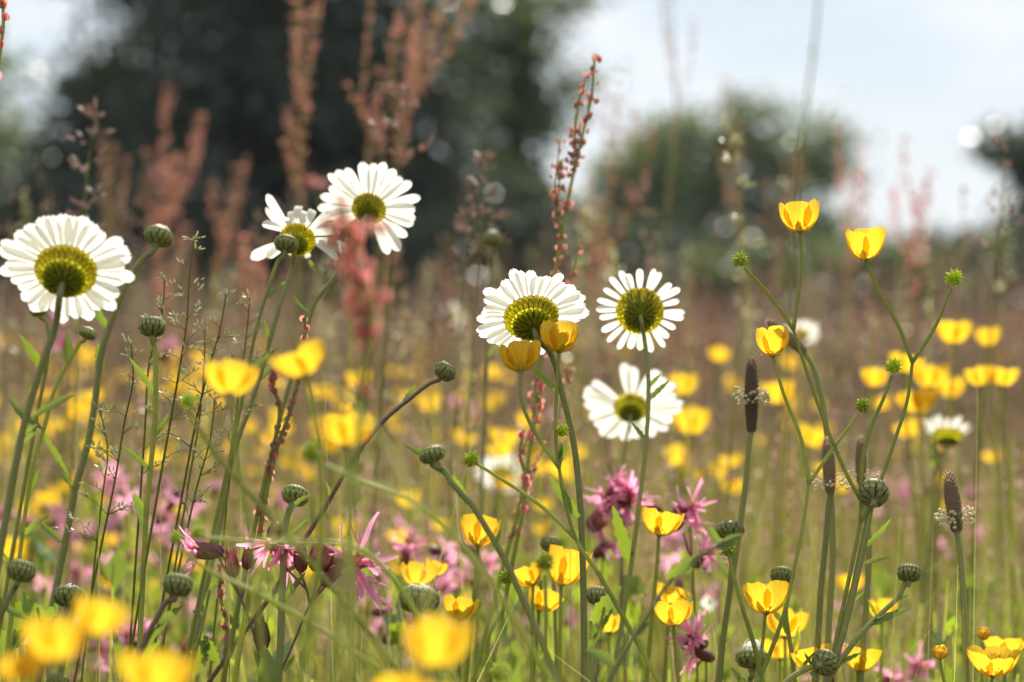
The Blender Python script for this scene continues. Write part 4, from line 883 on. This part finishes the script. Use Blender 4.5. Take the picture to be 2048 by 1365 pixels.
# ------------------------------------------------------------------ sorrel one can tell apart
SOR = [
 ('tall pink fruited sorrel rising against the sky right of the middle', [(1190, 108), (1184, 190), (1163, 280), (1140, 380), (1122, 480), (1106, 570), (1080, 740), (1062, 880), (1040, 1010), (1010, 1120)], 1.17, 6, 17, 1.0, .0019, .5, .055),
 ('blurred pink red sorrel in front of the highest daisy', [(670, 392), (694, 450), (716, 520), (732, 600), (736, 690), (724, 800)], .63, 5, 36, .85, .0021, .15, .025),
 ('thin red sorrel with knotted fruit just behind the focus, left of the middle', [(612, 622), (606, 700), (594, 770), (578, 830), (556, 890), (538, 960), (515, 1090)], 1.05, 0, 11, 1.5, .0020, .15, .03),
 ('second thin red sorrel strand left of the knotted one', [(548, 742), (546, 770), (558, 810), (545, 900), (532, 950), (500, 1100)], 1.05, 0, 9, 1.2, .0018, .15, .03),
 ('small red sorrel in the lower left behind the ragged robin', [(445, 1140), (440, 1190), (452, 1240), (450, 1330)], 1.06, 1, 11, 1.2, .0020, .3, .02),
 ('slim pink sorrel behind the forked buttercup stems in the middle', [(1046, 860), (1040, 910), (1052, 960), (1046, 1020), (1030, 1100)], 1.12, 1, 10, 1.0, .0020, .3, .03),
 ('sorrel spike at the top left of the middle, two tips', [(642, -60), (628, 60), (612, 180), (604, 280), (600, 380), (596, 520)], 1.5, 4, 18, 1.3, .0028, .4, .07),
 ('low red sorrel tip left of the highest daisy', [(575, 240), (582, 300), (598, 350), (606, 420), (610, 560)], 1.5, 2, 14, 1.3, .0028, .15, .04),
 ('zigzag sorrel against the dark tree top', [(745, -40), (735, 60), (732, 130), (720, 210), (740, 260), (735, 330), (720, 460)], 1.45, 2, 12, 1.2, .0028, .2, .04),
 ('dense tall sorrel spreading against the dark tree, right of the zigzag one', [(885, -30), (862, 60), (838, 140), (815, 220), (800, 300), (790, 400), (780, 560)], 1.5, 9, 20, 1.3, .0028, .35, .08),
 ('red pointed sorrel standing alone at the left before the dark tree', [(352, 305), (345, 380), (330, 450), (322, 540), (318, 680)], 1.9, 7, 20, 1.6, .0030, .1, .09),
 ('brown sorrel just right of the grass panicle at the left', [(228, 290), (222, 370), (216, 450), (212, 580)], 1.9, 4, 12, 1.2, .0028, .6, .06),
 ('short rusty sorrel between the bud and the half-wilted daisy', [(448, 420), (440, 490), (436, 560), (430, 700)], 2.0, 4, 14, 1.3, .0030, .3, .06),
 ('faint sorrel right of the tall pink one', [(1236, 190), (1228, 290), (1218, 400), (1205, 520), (1195, 680)], 1.8, 6, 16, 1.0, .0026, .35, .09),
 ('faint high sorrel against the sky in the upper middle', [(1338, -40), (1345, 60), (1352, 190), (1346, 300), (1335, 420)], 1.7, 3, 10, .8, .0022, .2, .07),
 ('brownish sorrel in front of the lone rounded tree', [(1468, 180), (1462, 260), (1470, 330), (1480, 420), (1486, 560)], 1.8, 4, 14, 1.0, .0026, .7, .06),
 ('pink sorrel right of the lone rounded tree', [(1716, 340), (1706, 410), (1700, 480), (1692, 600)], 2.0, 6, 14, 1.2, .0028, .3, .07),
 ('deep pink sorrel in the gap of sky at the right', [(1834, 380), (1830, 450), (1828, 540), (1822, 650)], 1.7, 6, 18, 1.3, .0028, .05, .07),
 ('red sorrel spike behind the squarely seen daisy', [(1180, 420), (1182, 500), (1175, 590), (1165, 720)], 1.6, 4, 12, 1.1, .0026, .3, .05),
 ('sorrel between the leaning plantain and the highest buttercup', [(1570, 330), (1560, 420), (1555, 520), (1550, 660)], 2.0, 4, 12, 1.1, .0028, .5, .06),
 ('sorrel at the top left corner, its stem bending into the picture', [(-10, -30), (6, 20), (2, 90), (-14, 200)], .95, 1, 9, .6, .0024, .1, .03),
 ('blurred rusty sorrel mass below the half-wilted daisy', [(500, 520), (495, 580), (490, 650), (480, 760)], 1.6, 6, 18, 1.3, .0028, .3, .05),
]
for i, (lb, ax, d, sd, rp, dn, fr, gr, sl_) in enumerate(SOR):
    far = d > 1.3; d = d * 1.5 if far else d
    sorrel(lb, ax, d, 400 + i, int(sd * 1.3), rp * (1.0 if far else 1), dn * (.62 if far else 1.1), fr * (.72 if far else .9), 'sorrel spikes', min(.7, gr + .1) if far else gr, sl_ * (1.45 if far else 1), 'sorrelpink' if i in (1, 5, 16, 17, 20) else 'sorrel')

# ------------------------------------------------------------------ grass one can tell apart
GR = [
 ('fine green grass panicle in focus right of the largest daisy', [(388, 478), (378, 560), (374, 640), (362, 720), (345, 820), (320, 960)], 1.0, 13, 80, 'gpanicle', .0019, 3),
 ('second green grass panicle drooping behind the first yellow blur', [(452, 590), (440, 660), (420, 730), (395, 830), (370, 960)], 1.02, 9, 85, 'gpanicle', .0018, 4),
 ('low green grass panicle spreading left of the hairy bud stem', [(262, 690), (266, 760), (250, 840), (230, 960), (205, 1080)], 1.03, 9, 85, 'gpanicle', .0018, 4),
 ('grass panicle beside the ragged robin with fine green branches', [(430, 800), (420, 880), (395, 970), (370, 1080)], 1.03, 8, 70, 'gpanicle', .0018, 4),
 ('fine grass panicle crossing behind the sharp hairy bud stem', [(330, 560), (322, 640), (300, 720), (290, 860), (280, 1000)], 1.05, 10, 90, 'gpanicle', .0019, 3),
 ('fine grass panicle between the first yellow blur and its green seed head', [(410, 660), (408, 740), (400, 830), (380, 950)], 1.06, 10, 80, 'gpanicle', .0019, 3),
 ('lowest fine grass panicle left of the hairy bud stem', [(200, 820), (215, 900), (205, 990), (190, 1120)], 1.05, 9, 90, 'gpanicle', .0019, 3),
 ('wispy grass panicle near the knotted red sorrel', [(500, 600), (492, 680), (480, 760), (465, 900)], 1.08, 9, 70, 'gpanicle', .0019, 3),
 ('blurred pale grass panicle above the largest daisy against the dark tree', [(190, 240), (180, 300), (172, 380), (168, 470), (160, 620)], 1.36, 9, 60, 'panicle', .0055, 3),
 ('blurred feathery grass left of the tall pink sorrel', [(975, 320), (968, 390), (962, 460), (955, 560)], 1.4, 8, 55, 'panicle', .0045, 3),
 ('arching blurred grass beside the dense tall sorrel', [(815, 190), (806, 260), (800, 330), (790, 430), (780, 560)], 1.4, 6, 95, 'panicle', .005, 3),
 ('pale blurred grass head at the left edge before the trees', [(22, 402), (18, 450), (14, 520), (10, 640)], 1.7, 5, 30, 'panicle', .005, 4),
 ('thin yellowish grass before the lone rounded tree', [(1452, 260), (1470, 330), (1486, 420), (1490, 520), (1480, 650)], 1.5, 7, 25, 'gpanicle', .004, 3),
 ('nodding grass with a brown tip at the right edge', [(2010, 300), (2005, 380), (1998, 460), (1985, 600)], 1.5, 5, 45, 'panicle', .0045, 3),
 ('tall bluish blurred grass stalk rising out of the top at the right', [(1640, -90), (1632, 60), (1614, 200), (1596, 330), (1585, 480), (1575, 700)], .62, 3, 10, 'gpanicle', .002, 2),
 ('seeding grass behind the sharpest daisy, left', [(935, 470), (930, 540), (922, 620), (915, 740)], 1.5, 8, 60, 'panicle', .0045, 3),
 ('hazy grass head between the sharpest and the highest daisy', [(870, 540), (868, 610), (862, 690), (858, 800)], 1.6, 8, 70, 'panicle', .0045, 3),
 ('faint grass head behind the tallest buttercup', [(1745, 560), (1742, 640), (1738, 740), (1735, 860)], 1.8, 7, 60, 'panicle', .0045, 3),
]
for i, (lb, ax, d, wh, wd, mt, sp_, ct) in enumerate(GR): grass_stalk(lb, ax, d, 500 + i, wh, wd, mt, sp_, cnt=ct, stem_r=.0006 if d > .7 else .00035)

def blade(label, path, d, w, mat='leaf', twist=.5, seed=1):
    pts = stem_pts(path, d); sp = spline(pts, 6); rows_ = []; n = len(sp); o0 = Vector((pts[-1].x, pts[-1].y, 0))
    for i, p in enumerate(sp):
        t = (sp[min(i + 1, n - 1)] - sp[max(0, i - 1)]).normalized(); s = t.cross(Vector((math.sin(twist * i * .1), -1, .2))).normalized(); q = w * .5 * min(1, .08 + i / n * 5); nn = s.cross(t)
        rows_.append([p - s * q, p + nn * q * .35, p + s * q])
    m = MB(); m.grid(rows_); ob = m.build('grass_blade', [M[mat]], None, o0); tag(ob, label, 'grass blade', 'blurred grass blades in front')
BL = [('pale blurred grass blade sloping down from the two-petalled yellow blur', [(640, 750), (690, 795), (745, 850), (800, 930), (840, 1060), (860, 1250)], .74, .0032),
 ('pale blurred grass blade sloping right from the round green seed head', [(655, 940), (730, 965), (820, 1000), (900, 1060), (970, 1180), (1010, 1340)], .72, .0030),
 ('pale green blurred blade crossing the ragged robin', [(395, 1055), (480, 1078), (600, 1082), (720, 1092), (800, 1140), (870, 1290)], .74, .0026),
 ('second blurred blade crossing the ragged robin lower and sloping', [(385, 1095), (470, 1145), (580, 1200), (690, 1290), (760, 1400)], .72, .0026),
 ('upright green blurred blade before the ragged robin', [(575, 960), (548, 1060), (510, 1170), (480, 1280), (460, 1400)], .90, .0024),
 ('olive blurred blade upright left of the fat striped bud', [(700, 880), (692, 1000), (680, 1150), (668, 1320), (660, 1420)], .70, .0009),
 ('thin olive blurred blade beside the upright olive one', [(720, 860), (712, 1000), (700, 1180), (690, 1400)], .70, .0008),
 ('faint blurred blade sloping across the lower middle', [(640, 1240), (740, 1290), (840, 1340), (900, 1400)], .72, .0026),
 ('broad bright green blade low between bud stem and ragged robin', [(528, 1290), (535, 1330), (540, 1400)], .96, .009),
 ('bright green blade low at the left behind the yellow blurs', [(225, 1255), (240, 1310), (262, 1390)], .99, .006)]
for i, (lb, pth, d, w) in enumerate(BL): blade(lb, pth, d * (.80 if i < 8 else 1), w * (.32 if i < 8 else 1), 'grass' if i == 4 else 'pale' if i < 8 else 'leaf')

def leafy_twig(label, path, d, leaves):
    pts = stem_pts(path, d); o0 = Vector((pts[-1].x, pts[-1].y, 0)); root = empty('leafy_stem', o0); tag(root, label, 'leafy stem', 'leafy stems without a flower')
    m = MB(); sp = spline(pts, 6); m.tube(sp, .0006, .0010, 7); m.hairs(sp[:36], .0008, 220, .0006, 1); m.build('stem', [M['stem'], M['hair']], root, o0); add_leaves(root, leaves, d, o0)
leafy_twig('greyish leafy stem leaning right, ending below the daisy bud by the pink cluster', [(1478, 1072), (1430, 1095), (1380, 1125), (1335, 1170), (1290, 1240), (1240, 1320), (1200, 1400)], .86,
  [(1440, 1090, 1490, 1068, .004), (1440, 1092, 1416, 1050, .0035), (1395, 1115, 1330, 1160, .006), (1430, 1096, 1478, 1084, .004), (1270, 1270, 1300, 1245, .005), (1230, 1330, 1170, 1300, .006)])
leafy_twig('short green leafy stem at the bottom left edge', [(30, 1260), (18, 1320), (5, 1400)], .97, [(20, 1300, 70, 1230, .009), (16, 1310, -20, 1240, .009), (22, 1290, 40, 1200, .008)])
leafy_twig('green leafy stem among the stems low at the left', [(75, 1215), (88, 1290), (100, 1390)], 1.0, [(82, 1260, 40, 1180, .008), (80, 1250, 130, 1200, .006), (92, 1320, 50, 1290, .008)])
leafy_twig('leafy stem with a bright leaf behind the thick middle stem', [(1210, 1205), (1195, 1280), (1180, 1390)], 1.02, [(1182, 1245, 1244, 1172, .0085), (1190, 1290, 1180, 1240, .006)])
leafy_twig('hairy leafy stem low left of the ragged robin stem', [(420, 1180), (405, 1250), (385, 1330), (370, 1420)], 1.04, [(412, 1215, 432, 1170, .007), (408, 1235, 385, 1222, .004), (400, 1270, 440, 1330, .008), (402, 1280, 395, 1350, .010)])

# ------------------------------------------------------------------ repeats behind: built once per kind, then copied with their parts
def dup(root, loc, rz, sc):
    r = root.copy(); COL.objects.link(r)
    r.location = loc; r.rotation_euler = (0, 0, rz); r.scale = (sc, sc, sc)
    for ch in root.children:
        c = ch.copy(); COL.objects.link(c); c.parent = r
        for g2 in ch.children:
            e = g2.copy(); COL.objects.link(e); e.parent = c
    return r

def place(protos, n, dfun, label, group, tops, rnd, xr=(-250, 2300), cl=None):
    used = set(); k = 0; tries = 0
    while k < n and tries < n * 40:
        tries += 1
        d = dfun(); px = rnd.uniform(*xr)
        if cl and rnd.random() > cl(px, d): continue
        i = rnd.randrange(len(protos)); pr, h0 = protos[i]
        h = rnd.uniform(*tops); sc = h / h0; loc = (TX(px, d), d, 0)
        if i in used: o = dup(pr, loc, rnd.random() * 6.283, sc)
        else:
            o = pr; used.add(i); o.location = loc; o.rotation_euler = (0, 0, rnd.random() * 6.283); o.scale = (sc, sc, sc)
        tag(o, label, None, group); k += 1

def proto_buttercup(seed):
    rnd = random.Random(seed); h = rnd.uniform(.48, .54); o0 = Vector((0, 0, 0)); root = empty('meadow_buttercup', o0); tag(root, 'x', 'buttercup')
    m = MB(); heads_ = []; lean = Vector((rnd.uniform(-.05, .05), rnd.uniform(-.05, .05), 0)); top = Vector((lean.x, lean.y, h))
    m.tube(spline([top, Vector((lean.x * .5, lean.y * .5, h * .75)), Vector((0, 0, h * .4)), Vector((0, 0, -.01))], 4), .0008, .0016, 5)
    tips = [top]
    for _ in range(rnd.randint(0, 2)):
        b0 = Vector((lean.x * .5, lean.y * .5, h * .72)); t = b0 + Vector((rnd.uniform(-.05, .05), rnd.uniform(-.05, .05), h * rnd.uniform(.18, .3))); m.tube(spline([t, b0.lerp(t, .5) + Vector((0, 0, -.01)), b0], 4), .0007, .0009, 5); tips.append(t)
    for t in tips:
        hd = MB(); heads_.append(hd)
        n = Vector((rnd.uniform(-.35, .35), rnd.uniform(-.35, .35), 1)).normalized(); R = 1.0 * rnd.uniform(.0095, .0115)
        for g_ in butter_petals(t, n, R, R * rnd.uniform(.9, 1.4), rnd.uniform(1.25, 1.75), rnd, (5, 5)): hd.grid(g_, 0)
        hd.lathe([(R * .2, R * .02), (R * .22, R * .3), (.0001, R * .5)], t, n, 6, 1)
    m.build('stem', [M['bstem']], root, o0); [q.build('flower', [M['yellow'], M['seed']], root, o0) for q in heads_]
    return root, h
rb = random.Random(77)
place([proto_buttercup(600 + i) for i in range(9)], 200, lambda: 1.75 + 3.8 * rb.random() ** 1.3, 'blurred yellow buttercup, one of many in the flowering meadow behind', 'blurred buttercups in the meadow behind', (.40, .555), rb,
      cl=lambda px, d: (1 if px < 950 else .2) * (.6 + .4 * math.sin(px * .011 + d * 3)))
def proto_robin(seed):
    rnd = random.Random(seed); h = .46; br = [[Vector((0, 0, h * .82)), Vector((.01, 0, h * .4)), Vector((0, 0, -.01))]]; fl = []
    root = empty('ragged_robin', (0, 0, 0)); tag(root, 'x', 'ragged robin'); m = MB(); heads_ = []
    m.tube(spline(br[0], 4), .0007, .0011, 5)
    for _ in range(rnd.randint(3, 6)):
        hd = MB(); heads_.append(hd)
        t = Vector((rnd.uniform(-.03, .03), rnd.uniform(-.03, .03), h * rnd.uniform(.88, 1.02))); m.tube(spline([t, t * .5 + Vector((0, 0, h * .42)), br[0][0]], 3), .0004, .0005, 4)
        n = Vector((rnd.uniform(-1, 1), rnd.uniform(-1, 1), .5)).normalized(); a, b, n = basis(n); m.lathe([(.0006, -.009), (.0025, -.006), (.002, 0)], t, n, 7)
        for q in range(10):
            ph = 6.283 * q / 10 + rnd.uniform(-.2, .2); rad = a * math.cos(ph) + b * math.sin(ph); sd = -a * math.sin(ph) + b * math.cos(ph); L = rnd.uniform(.008, .013); e = t + rad * L + n * L * rnd.uniform(-.1, .5)
            hd.grid([[t - sd * .0005, t + sd * .0005], [t.lerp(e, .6) - sd * .0017 + n * .001, t.lerp(e, .6) + sd * .0017 + n * .001], [e - sd * .0006, e + sd * .0006]])
    m.build('stem', [M['rstem']], root, (0, 0, 0)); [q.build('flower', [M['pink']], root, (0, 0, 0)) for q in heads_]
    return root, h
place([proto_robin(640 + i) for i in range(5)], 60, lambda: 1.5 + 2.6 * rb.random() ** 1.3, 'blurred pink ragged robin, one of several scattered in the meadow behind', 'blurred ragged robins in the meadow behind', (.36, .50), rb,
      cl=lambda px, d: 1 if px < 1000 else .35)
def proto_sorrel(seed):
    rnd = random.Random(seed); h = .66; lx = rnd.uniform(-.04, .04)
    ax = [Vector((lx, 0, h)), Vector((lx * .8, .005, h - .05)), Vector((lx * .6, 0, h - .11)), Vector((lx * .4, 0, h - .18)), Vector((0, 0, h - .4)), Vector((0, 0, -.01))]
    r = sorrel('x', ax[:4] + [ax[4], ax[5]], 1.0, seed, 4, 9, .6, .0017, 'x', rnd.uniform(.1, .5), .07); return r, h
place([proto_sorrel(660 + i) for i in range(6)], 135, lambda: 1.8 + 3.8 * rb.random() ** 1.3, 'blurred reddish sorrel, one of many standing in the meadow behind', 'blurred sorrel in the meadow behind', (.52, .70), rb)
def proto_grass(seed):
    rnd = random.Random(seed); h = .58; lx = rnd.uniform(-.05, .05)
    ax = [Vector((lx, 0, h)), Vector((lx * .7, .004, h - .05)), Vector((lx * .5, 0, h - .12)), Vector((0, 0, h - .35)), Vector((0, 0, -.01))]
    r = grass_stalk('x', ax[:3] + ax[3:], 1.0, seed, 8, 60, 'panicle' if seed % 3 else 'gpanicle', .0042, 'x', per=6); return r, h
place([proto_grass(690 + i) for i in range(6)], 70, lambda: 1.5 + 2.6 * rb.random() ** 1.3, 'blurred seeding grass stalk, one of many in the meadow behind', 'blurred seeding grass in the meadow behind', (.50, .66), rb)

# ------------------------------------------------------------------ the air over the meadow
m = bpy.data.materials.new('haze_air'); m.use_nodes = True; nt = m.node_tree; nt.nodes.clear()
pv = _n(nt, 'ShaderNodeVolumePrincipled'); pv.inputs['Color'].default_value = (.86, .93, 1, 1); pv.inputs['Density'].default_value = HAZE; pv.inputs['Anisotropy'].default_value = .2
ou = _n(nt, 'ShaderNodeOutputMaterial'); nt.links.new(pv.outputs[0], ou.inputs['Volume'])
h = MB(); X0, X1, Y0, Y1, Z0, Z1 = -360, 360, -40, 720, -1.1, 17
c = [Vector((x, y, z)) for x in (X0, X1) for y in (Y0, Y1) for z in (Z0, Z1)]
for q in ((0, 1, 3, 2), (4, 6, 7, 5), (0, 4, 5, 1), (2, 3, 7, 6), (0, 2, 6, 4), (1, 5, 7, 3)): h.quad(*[c[k] for k in q])
tag(h.build('haze', [m], smooth=False), 'thin summer haze filling the air over the meadow', 'haze', kind='stuff')
